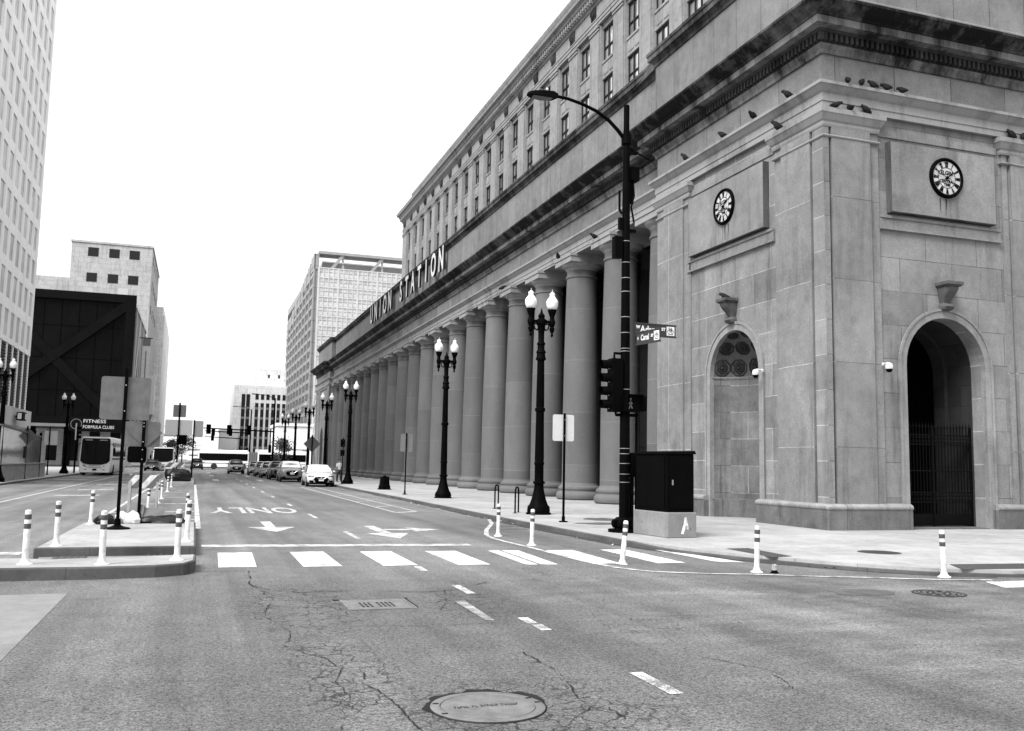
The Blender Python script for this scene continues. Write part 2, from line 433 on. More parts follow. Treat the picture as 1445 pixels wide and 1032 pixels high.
M['shelterglass'] = glass('shelter_glass', .12, .12, .8)
M['corr'] = plain('corrugated_steel', .34, .45, .5, .3, .15)
M['stripe'] = plain('barricade_stripe', .10, .5); 

# ------------------------------------------------------------------ ground
def ground():
    struct(MB().sheet([(-900,-40),(900,-40),(900,1800),(-900,1800)], 0.0).build('road', M['asphalt']))
    SW = .10
    # pavement beside the station: kerb line, corner, then along the cross street
    line = [(9.1,150),(9.05,60),(9.0,43),(8.9,32),(8.85,26),(8.9,21),(8.95,18.6),(9.15,17.2),(9.35,16.4),(9.7,15.5),(10.05,14.7),(10.5,13.9),(11.0,13.2),(11.7,12.5),(12.9,11.95),(14.8,11.6),(30,11.0),(120,11.0)]
    inner = [(x+.16, y) if i < 8 else (x+.12, y+.10) for i, (x, y) in enumerate(line)]
    inner[-1] = (120, 11.16); inner[-2] = (30, 11.16)
    struct(MB().prism(inner+[(120,150)], -.2, SW).build('pavement', M['walk']))
    kb = MB()
    for i in range(len(line)-1):
        drop = lambda y, x: SW-.004 if (y > 17.6 or x > 14.0) else .045
        a, b, c, d = line[i], line[i+1], inner[i+1], inner[i]
        za, zb = drop(a[1], a[0]), drop(b[1], b[0])
        kb.hexa([(a[0],a[1],-.2),(b[0],b[1],-.2),(c[0],c[1],-.2),(d[0],d[1],-.2)], [(a[0],a[1],za),(b[0],b[1],zb),(c[0],c[1],zb),(d[0],d[1],za)])
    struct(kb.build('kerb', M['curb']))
    # pavement across the street
    struct(MB().prism([(-10.36,20),(-10.36,150),(-80,150),(-80,20)], -.2, SW).build('pavement', M['walk']))
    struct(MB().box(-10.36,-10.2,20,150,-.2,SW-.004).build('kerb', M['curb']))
    # pale concrete slab let into the carriageway at the left front corner
    struct(MB().sheet([(-1.4,12.83),(-1.43,8.7),(-1.5,2),(-9,2),(-9,12.6)], .004).build('road_slab', M['slab']))
    # traffic island: nose, cut-through, main part
    isl = MB()
    isl.prism([(-3.2,14.3),(-2.4,14.22),(-1.2,14.2),(-.45,14.3),(-.05,14.52),(.1,14.95),(.11,15.85),(-.3,15.75),(-2.0,15.35),(-2.35,15.6),(-3.2,15.6)], -.1, .17)
    isl.prism([(-2.45,17.25),(.11,17.35),(.11,23.9),(-2.38,23.7)], -.1, .17)
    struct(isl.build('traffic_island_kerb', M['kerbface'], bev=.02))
    top = MB(); top.sheet([(-3.19,14.34),(-2.4,14.26),(-1.2,14.24),(-.46,14.34),(-.08,14.55),(.06,14.97),(.07,15.80),(-.3,15.71),(-2.0,15.31),(-2.36,15.55),(-3.19,15.55)], .174)
    top.sheet([(-2.41,17.29),(.07,17.39),(.07,23.86),(-2.34,23.66)], .174); struct(top.build('traffic_island', M['island']))
    struct(MB().sheet([(-2.1,15.3),(.10,15.3),(.10,17.5),(-2.4,17.5)], .02).build('crossing_refuge_floor', M['slab']))
    struct(MB().prism([(-2.3,64),(.05,64),(.05,82),(-2.3,82)], -.1, .16).build('traffic_island', M['island']))
    tp = MB()
    def grid(p, nu, nv, z, h=.012):
        a, b, c, d = [Vector(q) for q in p]
        tp.sheet(p, z)
        for i in range(nu):
            for j in range(nv):
                u0, v0 = (i+.25)/nu, (j+.2)/nv; u1, v1 = (i+.75)/nu, (j+.8)/nv
                L = lambda u, v: (a*(1-u)+b*u)*(1-v)+(d*(1-u)+c*u)*v
                q = [L(u0,v0),L(u1,v0),L(u1,v1),L(u0,v1)]
                tp.add([(w.x,w.y,z+h) for w in q], [(0,1,2,3)])
    grid([(-2.1,16.3),(-1.6,16.25),(-1.62,17.5),(-2.15,17.5)], 5, 10, .026)
    grid([(-.72,16.6),(-.2,16.55),(-.2,17.45),(-.7,17.5)], 5, 8, .026)
    grid([(10.1,14.62),(10.62,14.75),(10.74,16.4),(10.2,16.35)], 5, 14, SW+.004, .005)
    grid([(12.2,12.32),(14.1,12.2),(14.2,12.95),(12.65,13.05)], 22, 6, SW+.004, .005)
    struct(tp.build('tactile_paving', M['tactile']))
ground()

# ------------------------------------------------------------------ road markings
def markings():
    Z = .005
    m = MB()
    for x0, x1, x2, x3, y0, y1 in [(.49,1.09,1.03,.45,15.42,17.8),(1.77,2.39,2.37,1.75,15.32,17.8),(3.06,3.66,3.62,3.04,15.25,17.72),(4.31,4.92,4.86,4.30,15.16,17.62),(6.76,7.35,7.21,6.68,14.99,17.5),(7.95,8.49,8.46,7.9,14.9,17.5)]:
        m.sheet([(x0,y1),(x1,y1),(x2,y0),(x3,y0)], Z)
    m.sheet([(9.1,17.3),(9.3,17.1),(9.62,14.78),(9.13,14.98)], Z)
    m.sheet([(5.57,17.6),(5.8,17.6),(5.68,15.04),(5.46,15.06)], Z); m.sheet([(5.86,17.6),(6.2,17.58),(6.03,15.0),(5.74,15.03)], Z)
    m.sheet([(11.9,11.55),(14.0,11.5),(13.6,10.9),(11.6,10.9)], Z)
    struct(m.build('crosswalk_marking', M['paint']))
    m = MB(); m.sheet([(.22,19.48),(.22,18.98),(5.6,18.7),(5.6,19.12)], Z)
    struct(m.build('stop_line_marking', M['paint2']))
    m = MB()
    for y0, y1 in [(14.44,15.06),(11.82,12.7),(9.5,9.9),(9.1,9.46),(6.36,7.1),(20.6,22.8),(28.2,30.3),(35.7,37.5),(43.6,45.4),(50,52.7),(58,60.5),(66,68.5),(74,76.5),(82,84.5)]:
        m.sheet([(3.48,y0),(3.60,y0),(3.62,y1),(3.5,y1)], Z)
    for y0, y1 in [(76.2,81.2),(96,101),(116,121)]:
        m.sheet([(1.5,y0),(1.95,y0),(1.95,y1),(1.5,y1)], Z); m.sheet([(5.0,y0),(5.4,y0),(5.4,y1),(5.0,y1)], Z)
    struct(m.build('lane_dash_marking', M['paint2']))
    m = MB(); m.sheet([(3.1,9.8),(3.2,9.8),(3.28,11.25),(3.14,11.25)], Z); struct(m.build('worn_lane_marking', M['wornpaint']))
    # ONLY, read by drivers coming toward the camera
    t = text_mb('ONLY', 1.0, lambda a, b, d: (2.0-a*1.04, 32.75-b*4.9, Z), 0, 'CENTER', 1.0, .018)
    struct(t.build('road_lettering', M['paint2'], recalc=False))
    m = MB()
    m.sheet([(1.8,26.6),(2.08,26.6),(2.06,24.45),(1.8,24.45)], Z)
    m.sheet([(1.36,24.42),(2.52,24.42),(1.94,22.75)], Z)
    m.sheet([(4.35,24.7),(4.62,24.7),(4.6,22.25),(4.33,22.25)], Z)
    m.sheet([(3.95,22.22),(5.02,22.22),(4.46,20.6)], Z)
    m.sheet([(4.64,23.55),(4.64,23.15),(5.3,23.15),(5.3,23.55)], Z); m.sheet([(5.32,24.0),(5.32,22.7),(6.1,23.3)], Z)
    struct(m.build('arrow_marking', M['paint2']))
    m = MB()
    for x in (6.52, 7.42): m.sheet([(x,31.3 if x < 7 else 32.2),(x+.1,31.2 if x < 7 else 32.2),(x+.1,60.8),(x,60.8)], Z)
    m.sheet([(6.52,31.3),(7.52,32.2),(7.52,31.9),(6.6,31.0)], Z)
    for y in (35, 39.5, 45.8): m.sheet([(6.62,y),(7.42,y+1.0),(7.42,y+1.2),(6.62,y+.2)], Z)
    struct(m.build('parking_lane_marking', M['paint2']))
    # painted bulb-out round the corner
    pts = [(8.7,27.4),(8.15,25.4),(7.2,22.9),(6.74,21.4),(6.6,20.4),(6.6,19.4),(6.66,18.2),(6.68,16.5),(6.70,15.2),(6.84,14.3),(7.19,13.72),(7.84,13.36),(8.85,13.02),(9.56,12.66),(10.44,12.32),(11.28,11.94),(12.2,11.7)]
    m = MB(); L, Rr = [], []
    for i, p in enumerate(pts):
        a, b = Vector(pts[max(i-1,0)]), Vector(pts[min(i+1,len(pts)-1)]); d = (b-a).normalized(); nn = Vector((-d.y,d.x))*.055
        L.append((p[0]+nn.x,p[1]+nn.y)); Rr.append((p[0]-nn.x,p[1]-nn.y))
    for i in range(len(pts)-1): m.sheet([L[i],L[i+1],Rr[i+1],Rr[i]], Z+.003)
    struct(m.build('corner_line_marking', M['paint2']))
    m = MB()
    m.sheet([(.1,24.0),(.24,24.0),(.2,63.9),(.08,63.9)], Z)
    m.sheet([(-2.42,24.0),(-2.30,24.0),(-2.26,63.9),(-2.38,63.9)], Z)
    for y in (27.5, 31.6, 37.2, 43.2, 49.5, 56.5): m.sheet([(-2.28,y-.8),(.08,y),(.08,y+.25),(-2.28,y-.55)], Z)
    struct(m.build('median_hatching', M['paint2']))
    m = MB(); m.sheet([(-6.6,22),(-6.48,22),(-6.5,150),(-6.62,150)], Z)
    m.sheet([(-6.2,17.9),(-2.75,17.9),(-2.75,18.4),(-6.2,18.4)], Z)
    for y in (44,52,62,70,80): m.sheet([(-5.6,y),(-3.9,y+.6),(-3.9,y+1.3),(-5.6,y+.7)], Z)
    for y in (66,74,83): m.sheet([(-9.6,y),(-7.4,y+.3),(-7.4,y+1.2),(-9.6,y+.9)], Z)
    struct(m.build('lane_edge_marking', M['paint2']))
    # cracks
    cr = MB(); q = random.Random(3)
    def crack(pts, w, br=True):
        P = []; off = Vector((0,0)); w *= .85
        for i in range(len(pts)-1):
            a, b = Vector(pts[i]), Vector(pts[i+1]); k = max(2, int((b-a).length/.028))
            for j in range(k):
                off = off*.80 + Vector((q.uniform(-1,1), q.uniform(-1,1)))*.012; P.append(a+(b-a)*j/k + off)
        P.append(Vector(pts[-1])); ww = w
        E = []
        for i, p in enumerate(P):
            d = (P[min(i+1,len(P)-1)]-P[max(i-1,0)]).normalized(); nn = Vector((-d.y,d.x))
            ww = min(max(ww+q.uniform(-.45,.45)*w, w*.01), w*1.0); E.append((p+nn*ww, p-nn*ww))
            if br and q.random() < .035:
                sg = q.choice((-1,1)); t1 = p+(nn*sg*.6+d*q.uniform(-.4,.8))*q.uniform(.12,.4); crack([tuple(p), tuple((p+t1)/2+Vector((q.uniform(-.03,.03),q.uniform(-.03,.03)))), tuple(t1)], w*.75, False)
        for i in range(len(P)-1): cr.sheet([tuple(E[i][0]),tuple(E[i+1][0]),tuple(E[i+1][1]),tuple(E[i][1])], .0075)
    crack([(.13,14.91),(.48,14.91),(.85,14.90),(.85,13.76),(.79,13.40),(.84,13.05),(1.03,12.64),(1.39,12.36),(1.73,12.37),(2.23,12.41),(2.91,12.10),(3.38,12.18),(4.08,12.92)], .014)
    crack([(1.6,9.75),(1.99,9.71),(2.43,9.58),(3.09,9.65),(3.67,9.56),(4.89,9.45),(5.66,9.44)], .006)
    crack([(.87,8.89),(1.03,8.49),(1.18,8.26),(1.24,7.83),(1.38,7.63),(1.31,7.33),(1.39,6.93),(1.45,6.57),(1.46,6.26),(1.46,5.3)], .008)
    crack([(1.24,7.83),(1.13,7.38),(1.13,7.0),(1.05,6.6),(.98,6.06),(.9,5.4)], .006)
    crack([(2.92,8.10),(2.93,7.83),(2.95,7.46),(2.91,7.03),(2.81,6.66),(2.74,6.41),(2.88,6.46),(2.80,6.22),(2.61,6.03),(2.54,5.82),(2.46,5.3)], .008)
    crack([(2.87,6.12),(2.87,5.88),(2.80,5.61)], .006)
    crack([(3.59,12.90),(4.14,12.97),(5.10,13.07),(6.05,13.04),(7.81,13.04)], .007)
    crack([(3.26,12.19),(3.01,11.17),(2.81,10.63)], .006); crack([(2.9,11.2),(3.25,11.63),(3.78,11.8)], .005)
    crack([(.85,13.2),(1.0,11.9),(.8,10.6),(1.0,9.6),(.87,8.9)], .006); crack([(.9,12.6),(1.4,11.6),(1.3,10.7)], .005)
    crack([(4.6,8.6),(4.4,7.6),(4.7,6.9),(4.5,6.2)], .006)
    struct(cr.build('road_crack', M['crack'], recalc=False))
markings()

# ------------------------------------------------------------------ the station
XP, YP, YE = 16.33, 21.0, 30.95            # pavilion corner and its far end
XW = 16.8                                  # face of the colonnade entablature
COL_X, COL_Y0, BAY, NCOL = 17.55, 32.2, 4.42, 21
YF0, YF1 = 122.4, 136.0                    # far pavilion
ARCH = [(math.cos(math.pi*i/20), math.sin(math.pi*i/20)) for i in range(21)]

def arch_wall(mb, fn, u0, u1, z0, z1, uc, r, zs, d0, d1):
    """wall slab with a round-headed opening; fn(u, z, d) -> point"""
    mb.extr([(u0,z0),(uc-r,z0),(uc-r,z1),(u0,z1)], fn, d0, d1)
    mb.extr([(uc+r,z0),(u1,z0),(u1,z1),(uc+r,z1)], fn, d0, d1)
    for i in range(20):
        c0, s0 = ARCH[i]; c1, s1 = ARCH[i+1]
        mb.extr([(uc+r*c0,zs+r*s0),(uc+r*c0,z1),(uc+r*c1,z1),(uc+r*c1,zs+r*s1)], fn, d0, d1)

def arch_band(mb, fn, uc, r0, r1, zs, z0, d0, d1):
    P = [(uc+r*c, zs+r*s, r) for r in (r0,) for c, s in ARCH]
    for i in range(20):
        c0, s0 = ARCH[i]; c1, s1 = ARCH[i+1]
        mb.extr([(uc+r0*c0,zs+r0*s0),(uc+r1*c0,zs+r1*s0),(uc+r1*c1,zs+r1*s1),(uc+r0*c1,zs+r0*s1)], fn, d0, d1)
    for sg in (1,-1):
        a, b = sorted((uc+sg*r0, uc+sg*r1))
        mb.extr([(a,z0),(b,z0),(b,zs),(a,zs)], fn, d0, d1)

ENT = [(-.1,11.96),(.02,11.96),(.02,12.14),(.045,12.15),(.045,12.38),(.10,12.43),(.20,12.56),(.24,12.58),(.24,12.67),(-.1,12.69)]
BED = [(-.1,13.54),(.03,13.56),(.05,13.66),(.11,13.76),(.12,13.82),(-.1,13.83)]
DENT_BACK = [(-.1,13.83),(.10,13.83),(.10,14.08),(.24,14.085),(.28,14.12),(.30,14.15),(-.1,14.15)]
CORONA = [(-.1,14.15),(.31,14.155),(.55,14.17),(.55,14.38),(-.1,14.38)]
CORN = [(-.1,14.381),(.58,14.385),(.60,14.41),(.60,14.44),(.64,14.47),(.74,14.53),(.86,14.65),(.90,14.69),(.92,14.70),(.92,14.78),(-.1,15.0)]
COPE = [(-.1,17.42),(.05,17.42),(.07,17.55),(.16,17.66),(.24,17.68),(.24,17.86),(.28,17.90),(.28,18.02),(-.1,18.1)]
CAP = [(-.1,11.42),(.0,11.42),(.02,11.48),(.02,11.56),(.06,11.60),(.14,11.76),(.16,11.78),(.16,11.92),(-.1,11.94)]
NECK = [(-.05,11.10),(.02,11.12),(.035,11.15),(.02,11.18),(-.05,11.20)]
PLIN = [(-.15,.0),(.12,.0),(.12,.55),(-.15,.55)]
PLTOP = [(-.15,.551),(.13,.551),(.15,.575),(.155,.62),(.135,.66),(.06,.70),(-.15,.72)]

st = thing('railway_station', 'long grey limestone station with a colonnade, corner pavilion, clocks and stone letters along its attic', 'station', (XP, YP, .1))

def bracket(fn, uc, nm, parent):
    mb = MB(); secs = []
    for z, w, p in [(6.40,.10,.10),(6.44,.17,.22),(6.52,.19,.27),(6.58,.18,.24),(6.62,.15,.15),(6.70,.165,.17),(6.80,.19,.24),(6.90,.205,.34),(7.0,.215,.41),(7.08,.22,.42),(7.12,.22,.36)]:
        secs.append([fn(uc-w,z,-.05), fn(uc-w,z,p*.8), fn(uc-w*.8,z,p), fn(uc+w*.8,z,p), fn(uc+w,z,p*.8), fn(uc+w,z,-.05)])
    mb.loft(secs)
    mb.extr([(uc-.29,7.13),(uc+.29,7.13),(uc+.29,7.22),(uc-.29,7.22)], fn, -.05, .5)
    mb.extr([(uc-.25,7.09),(uc+.25,7.09),(uc+.25,7.13),(uc-.25,7.13)], fn, -.05, .46)
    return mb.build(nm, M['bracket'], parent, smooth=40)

def clock(fn, uc, zc, parent):
    """round clock on the wall; fn(u,z,d): d = out of the wall"""
    P = lambda r, a, d: fn(uc+r*math.sin(a), zc+r*math.cos(a), d)
    n = 48
    face = MB(); face.loft([[P(.53, 2*math.pi*i/n, .02) for i in range(n)], [P(.53, 2*math.pi*i/n, .05) for i in range(n)]])
    fo = face.build('clock_dial', M['clockface'], parent)
    rim = MB()
    prof = [(.515,.02),(.515,.06),(.535,.09),(.565,.10),(.59,.085),(.61,.05),(.61,.0)]
    for i in range(len(prof)-1):
        rim.loft([[P(prof[i][0], 2*math.pi*k/n, prof[i][1]) for k in range(n)], [P(prof[i+1][0], 2*math.pi*k/n, prof[i+1][1]) for k in range(n)]], True, False)
    rim.build('clock_rim', M['blackmatt'], fo, smooth=50)
    ring = MB()
    for r0, r1 in ((.300,.318),(.50,.516)):
        for i in range(n):
            a, b = 2*math.pi*i/n, 2*math.pi*(i+1)/n
            ring.add([P(r0,a,.056),P(r1,a,.056),P(r1,b,.056),P(r0,b,.056)], [(0,1,2,3)])
    num = ['XII','I','II','III','IIII','V','VI','VII','VIII','IX','X','XI']
    strokes = {'I':[((0,0),(0,1))], 'V':[((-.5,1),(0,0)),((0,0),(.5,1))], 'X':[((-.5,1),(.5,0)),((.5,1),(-.5,0))]}
    for h, s in enumerate(num):
        a0 = 2*math.pi*h/12; wd = {'I':.030,'V':.05,'X':.055}; tot = sum(wd[c] for c in s); x = -tot/2
        for c in s:
            xc = x + wd[c]/2; x += wd[c]
            for (p, q) in strokes[c]:
                w = .013
                def pt(u, t): 
                    rr = .325+.165*t; return (rr, (xc+u)/.40)
                pa, pb = pt(p[0]*wd[c]*.8, p[1]), pt(q[0]*wd[c]*.8, q[1]); dw = w/.40
                ring.add([P(pa[0], a0+pa[1]-dw, .058), P(pa[0], a0+pa[1]+dw, .058), P(pb[0], a0+pb[1]+dw, .058), P(pb[0], a0+pb[1]-dw, .058)], [(0,1,2,3)])
    ring.build('clock_numerals', M['blackmatt'], fo, recalc=False)
    for body, sz, dz in (('ELGIN',.17,.145),('CENTRAL',.13,-.11),('TIME',.115,-.215)):
        t = text_mb(body, sz, lambda a, b, d: fn(uc+a, zc+dz+b, .057+d), 0, 'CENTER', .95, .006)
        t.build('clock_lettering', M['blackmatt'], fo, recalc=False)
    hands = MB()
    def hand(ang, ln, w, tail, dd):
        hands.hexa([P(-tail, ang+w*2, dd), P(-tail, ang-w*2, dd), P(ln*.62, ang-w, dd), P(ln, ang, dd), P(ln*.62, ang+w, dd)], [P(-tail, ang+w*2, dd+.01), P(-tail, ang-w*2, dd+.01), P(ln*.62, ang-w, dd+.01), P(ln, ang, dd+.01), P(ln*.62, ang+w, dd+.01)])
    hand(R(54), .33, .13, .10, .07); hand(R(288), .46, .045, .13, .085)
    hands.loft([[P(.045, 2*math.pi*i/16, .06) for i in range(16)], [P(.045, 2*math.pi*i/16, .10) for i in range(16)]])
    hands.build('clock_hands', M['blackmatt'], fo)

def pavilion():
    fl = lambda u, z, d: (16.45-d, u, z)          # street face: u = Y, d = out of the wall
    fr = lambda u, z, d: (u, 21.12-d, z)          # side face: u = X
    YC, XC, r, zs = 25.82, 20.55, 1.45, 4.76
    w = MB()
    arch_wall(w, fl, 21.3, 30.9, .1, 12.0, YC, r, zs, -.35, 0)
    arch_wall(w, fr, 16.46, 46, .1, 12.0, XC, r, zs, -.5, 0)
    w.build('pavilion_wall', M['stone'], st)
    p = MB()
    p.box(16.33,16.6,21.61,23.0,.1,12); p.box(16.33,16.6,28.95,30.4,.1,12)
    p.box(16.39,16.6,23.004,23.4,.1,12); p.box(16.39,16.6,28.5,28.946,.1,12); p.box(16.37,16.6,30.404,30.95,.1,12)
    p.box(16.615,17.95,21.0,21.25,.1,12); p.box(17.954,18.27,21.06,21.25,.1,12)
    p.box(22.90,23.10,21.06,21.25,.1,12); p.box(23.19,24.6,21.0,21.25,.1,12); p.box(24.604,46,21.03,21.25,.1,12)
    p.build('pilaster', M['stonebig'], st)
    q = MB(); q.box(16.345,16.53,21.015,21.515,.1,12); q.build('corner_pier', M['stone'], st)
    # passage behind the side arch: intrados, inner arch, dark vestibule
    t = MB()
    for (r0, ya, yb) in ((1.45,21.62,22.55),(1.32,22.55,23.0)):
        ring = [(XC+r0*c, zs+r0*s) for c, s in ARCH]; ring = [(XC+r0,.1)]+ring+[(XC-r0,.1)]
        ou = [(XC+(r0+.25)*c, zs+(r0+.25)*s) for c, s in ARCH]; ou = [(XC+r0+.25,.1)]+ou+[(XC-r0-.25,.1)]
        for i in range(len(ring)-1):
            a, b, c_, d_ = ring[i], ring[i+1], ou[i+1], ou[i]
            t.hexa([(a[0],ya,a[1]),(b[0],ya,b[1]),(c_[0],ya,c_[1]),(d_[0],ya,d_[1])], [(a[0],yb,a[1]),(b[0],yb,b[1]),(c_[0],yb,c_[1]),(d_[0],yb,d_[1])])
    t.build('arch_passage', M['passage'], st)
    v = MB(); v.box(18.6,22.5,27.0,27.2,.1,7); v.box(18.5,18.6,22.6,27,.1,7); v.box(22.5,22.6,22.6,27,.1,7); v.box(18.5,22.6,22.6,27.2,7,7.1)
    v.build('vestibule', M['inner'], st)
    fls = MB(); fls.box(19.1,22.0,21.1,27,.06,.13); fls.build('threshold', M['plinth'], st)
    # archivolts and brackets
    for fn_, uc_ in ((fl, YC), (fr, XC)):
        a = MB(); arch_band(a, fn_, uc_, 1.435, 1.70, zs, .1, -.12, .045); arch_band(a, fn_, uc_, 1.64, 1.72, zs, .1, .046, .075)
        a.build('archivolt', M['archstone'], st)
    bracket(fl, YC, 'keystone_bracket', st); bracket(fr, XC, 'keystone_bracket', st)
    # niche: curved back and semi-dome with rosettes
    nb = MB(); K = 20; DX = 1.15
    P = lambda th, z, k=1.0: (16.50+DX*k*math.sin(th), YC+r*k*math.cos(th), z)
    nb.loft([[P(math.pi*i/K, z) for i in range(K+1)] for z in (.1, 1.5, 3, zs)], False, False)
    nb.build('niche', M['niche'], st, smooth=60, recalc=False)
    nd = MB()
    D = lambda th, ph: (16.50+DX*math.sin(th)*math.cos(ph), YC+r*math.cos(th)*math.cos(ph), zs+r*math.sin(ph))
    nd.loft([[D(math.pi*i/K, math.pi/2*j/10) for i in range(K+1)] for j in range(11)], False, False)
    ndo = nd.build('niche_dome', M['dome'], st, smooth=60, recalc=False)
    ba = MB()
    ba.loft([[P(math.pi*i/K, zs-.05, .985) for i in range(K+1)], [P(math.pi*i/K, zs+.01, .975) for i in range(K+1)], [P(math.pi*i/K, zs+.04, .995) for i in range(K+1)]], False, False)
    ba.build('niche_band', M['niche'], st, recalc=False)
    np_ = MB(); np_.loft([[P(math.pi*i/K, .1, .93) for i in range(K+1)], [P(math.pi*i/K, .68, .93) for i in range(K+1)], [P(math.pi*i/K, .70, .99) for i in range(K+1)]], False, False)
    np_.build('niche_plinth', M['plinth'], st, recalc=False)
    for j, (ph, ths) in enumerate([(.24,(.30,.78,1.28,1.80,2.32,2.84)),(.74,(.35,.95,1.57,2.2,2.8)),(1.2,(.5,1.57,2.6))]):
        for th in ths:
            c = Vector(D(th, ph)); nn = (c-Vector((16.5,YC,zs))); nn = -Vector((nn.x/DX**2, nn.y/r**2, nn.z/r**2)).normalized()
            q_ = nn.to_track_quat('Z', 'Y').to_matrix()
            rs = (.31,.27,.19)[j]
            ro = MB(); F = lambda x, y, z: tuple(c + q_ @ Vector((x, y, z)))
            ro.lathe([(rs,.0),(rs,.05),(rs*.86,.06),(rs*.80,.02),(rs*.66,.02),(rs*.62,.06),(rs*.5,.06),(rs*.46,.03)], n=8, fn=F, caps=False, rot=.39)
            for k in range(8):
                A_ = 2*math.pi*k/8
                ro.blob(F(rs*.36*math.cos(A_), rs*.36*math.sin(A_), .035), rs*.16, rs*.16, rs*.16, k, .1, n=6, m=4)
            ro.blob(F(0,0,.05), rs*.2, rs*.2, rs*.2, 1, .05, n=8, m=5)
            ro.build('rosette', M['coffer'], ndo, smooth=40)
    # clock panels and sills
    for fn, c0, c1, cc in ((fl, 23.78, 28.38, 25.97), (fr, 18.58, 22.46, 20.56)):
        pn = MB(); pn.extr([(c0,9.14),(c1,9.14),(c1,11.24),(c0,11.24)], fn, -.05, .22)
        po_ = pn.build('clock_panel', M['bracket'], st)  # dark sides: dirt and shade both put into the colour
        pf = MB(); pf.extr([(c0+.015,9.155),(c1-.015,9.155),(c1-.015,11.225),(c0+.015,11.225)], fn, .215, .223); pf.build('panel_face', M['stoneplain'], po_)
        sl = MB(); a_, b_ = c0-.3, c1+.3
        sl.extr([(a_,8.70),(b_,8.70),(b_,9.02),(a_,9.02)], fn, -.05, .06)
        sl.extr([(a_,8.98),(b_,8.98),(b_,9.06),(a_,9.06)], fn, .061, .10); sl.extr([(a_,8.64),(b_,8.64),(b_,8.70),(a_,8.70)], fn, -.05, .11)
        sl.extr([(a_,8.705),(a_+.12,8.705),(a_+.12,8.975),(a_,8.975)], fn, .061, .075); sl.extr([(b_-.12,8.705),(b_,8.705),(b_,8.975),(b_-.12,8.975)], fn, .061, .075)
        sl.build('panel_sill', M['stoneplain'], st)
        clock((lambda f, s_: (lambda u, z, d: f(cc+s_*(u-cc), z, d+.222)))(fn, -1 if fn is fl else 1), cc, 10.35, st)
        dr = MB(); q_ = random.Random(6)
        for k in range(9):
            u = cc+q_.gauss(0,.22) if k else cc; w_ = q_.uniform(.006,.02) if k else .035; z1 = 9.72; z0 = z1-q_.uniform(.2,.58)
            dr.extr([(u-w_,z1),(u+w_,z1),(u+w_*.5,z0),(u-w_*.5,z0)], fn, .2235, .225)
        dr.build('drip_stain', M['drip'], st)
        hd = MB(); hd.extr([(c0-.28,11.40),(c1+.28,11.40),(c1+.28,11.62),(c0-.28,11.62)], fn, -.05, .04); hd.build('panel_head', M['stoneplain'], st)
    # plinth
    pl = MB(); off = .1
    Zp = [(o, z+off) for o, z in PLIN]
    pl.sweep([(16.33,24.30),(16.33,21.0),(19.02,21.0)], Zp); pl.sweep([(16.39,30.97),(16.33,30.97),(16.33,27.35)], Zp); pl.sweep([(22.1,21.0),(46,21.0)], Zp)
    pl.build('plinth', M['plinth'], st)
    pt = MB(); Zt = [(o, z+off) for o, z in PLTOP]
    pt.sweep([(16.33,24.30),(16.33,21.0),(19.02,21.0)], Zt); pt.sweep([(16.39,30.97),(16.33,30.97),(16.33,27.35)], Zt); pt.sweep([(22.1,21.0),(46,21.0)], Zt)
    pt.build('plinth_moulding', M['plinthtop'], st, smooth=40)
    # pilaster capitals
    c = MB()
    for path in ([(16.45,23.42),(16.33,23.42),(16.33,21.0),(18.26,21.0),(18.26,21.12)], [(16.8,30.96),(16.33,30.96),(16.33,28.48),(16.45,28.48)], [(22.83,21.12),(22.83,21.0),(46,21.0)]):
        c.sweep(path, CAP); c.sweep(path, NECK)
    c.build('pilaster_capital', M['ledge'], st)
    # entablature
    path = [(16.95,30.97),(16.33,30.97),(16.33,21.0),(46,21.0)]
    f = MB(); f.prism([(16.36,30.94),(16.36,21.03),(46,21.03),(46,40),(17.0,40),(17.0,30.94)], 12.3, 14.9); f.build('frieze', M['attic'], st)
    e = MB(); e.sweep(path, ENT); e.build('architrave', M['ledge'], st)
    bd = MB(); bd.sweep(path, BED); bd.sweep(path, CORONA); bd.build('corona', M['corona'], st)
    b = MB(); b.sweep(path, DENT_BACK)
    y = 21.0-.24
    while y < 31.1: b.box(16.33-.24,16.33-.08,y,y+.095,13.86,14.07); y += .178
    x = 16.33-.24+.178
    while x < 46: b.box(x,x+.095,21-.24,21-.08,13.86,14.07); x += .178
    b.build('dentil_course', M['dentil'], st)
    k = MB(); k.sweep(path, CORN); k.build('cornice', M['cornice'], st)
    at = MB(); at.prism([(16.46,31.3),(16.46,21.12),(46,21.12),(46,40),(17.3,40),(17.3,31.3)], 14.9, 17.6); at.build('attic', M['attic2'], st)
    ab = MB(); ab.sweep([(17.2,31.32),(16.46,31.32),(16.46,21.12),(46,21.12)], [(-.1,15.1),(.08,15.1),(.08,15.45),(.03,15.5),(-.1,15.5)]); ab.build('attic_base', M['stoneplain'], st)
    cp = MB(); cp.sweep([(17.2,31.32),(16.46,31.32),(16.46,21.12),(46,21.12)], COPE); cp.prism([(16.6,31.2),(16.6,21.3),(46,21.3),(46,40),(17.3,40)], 17.6, 18.05); cp.build('coping', M['coping'], st)
    # iron gate across the arch
    g = MB(); y = 21.72
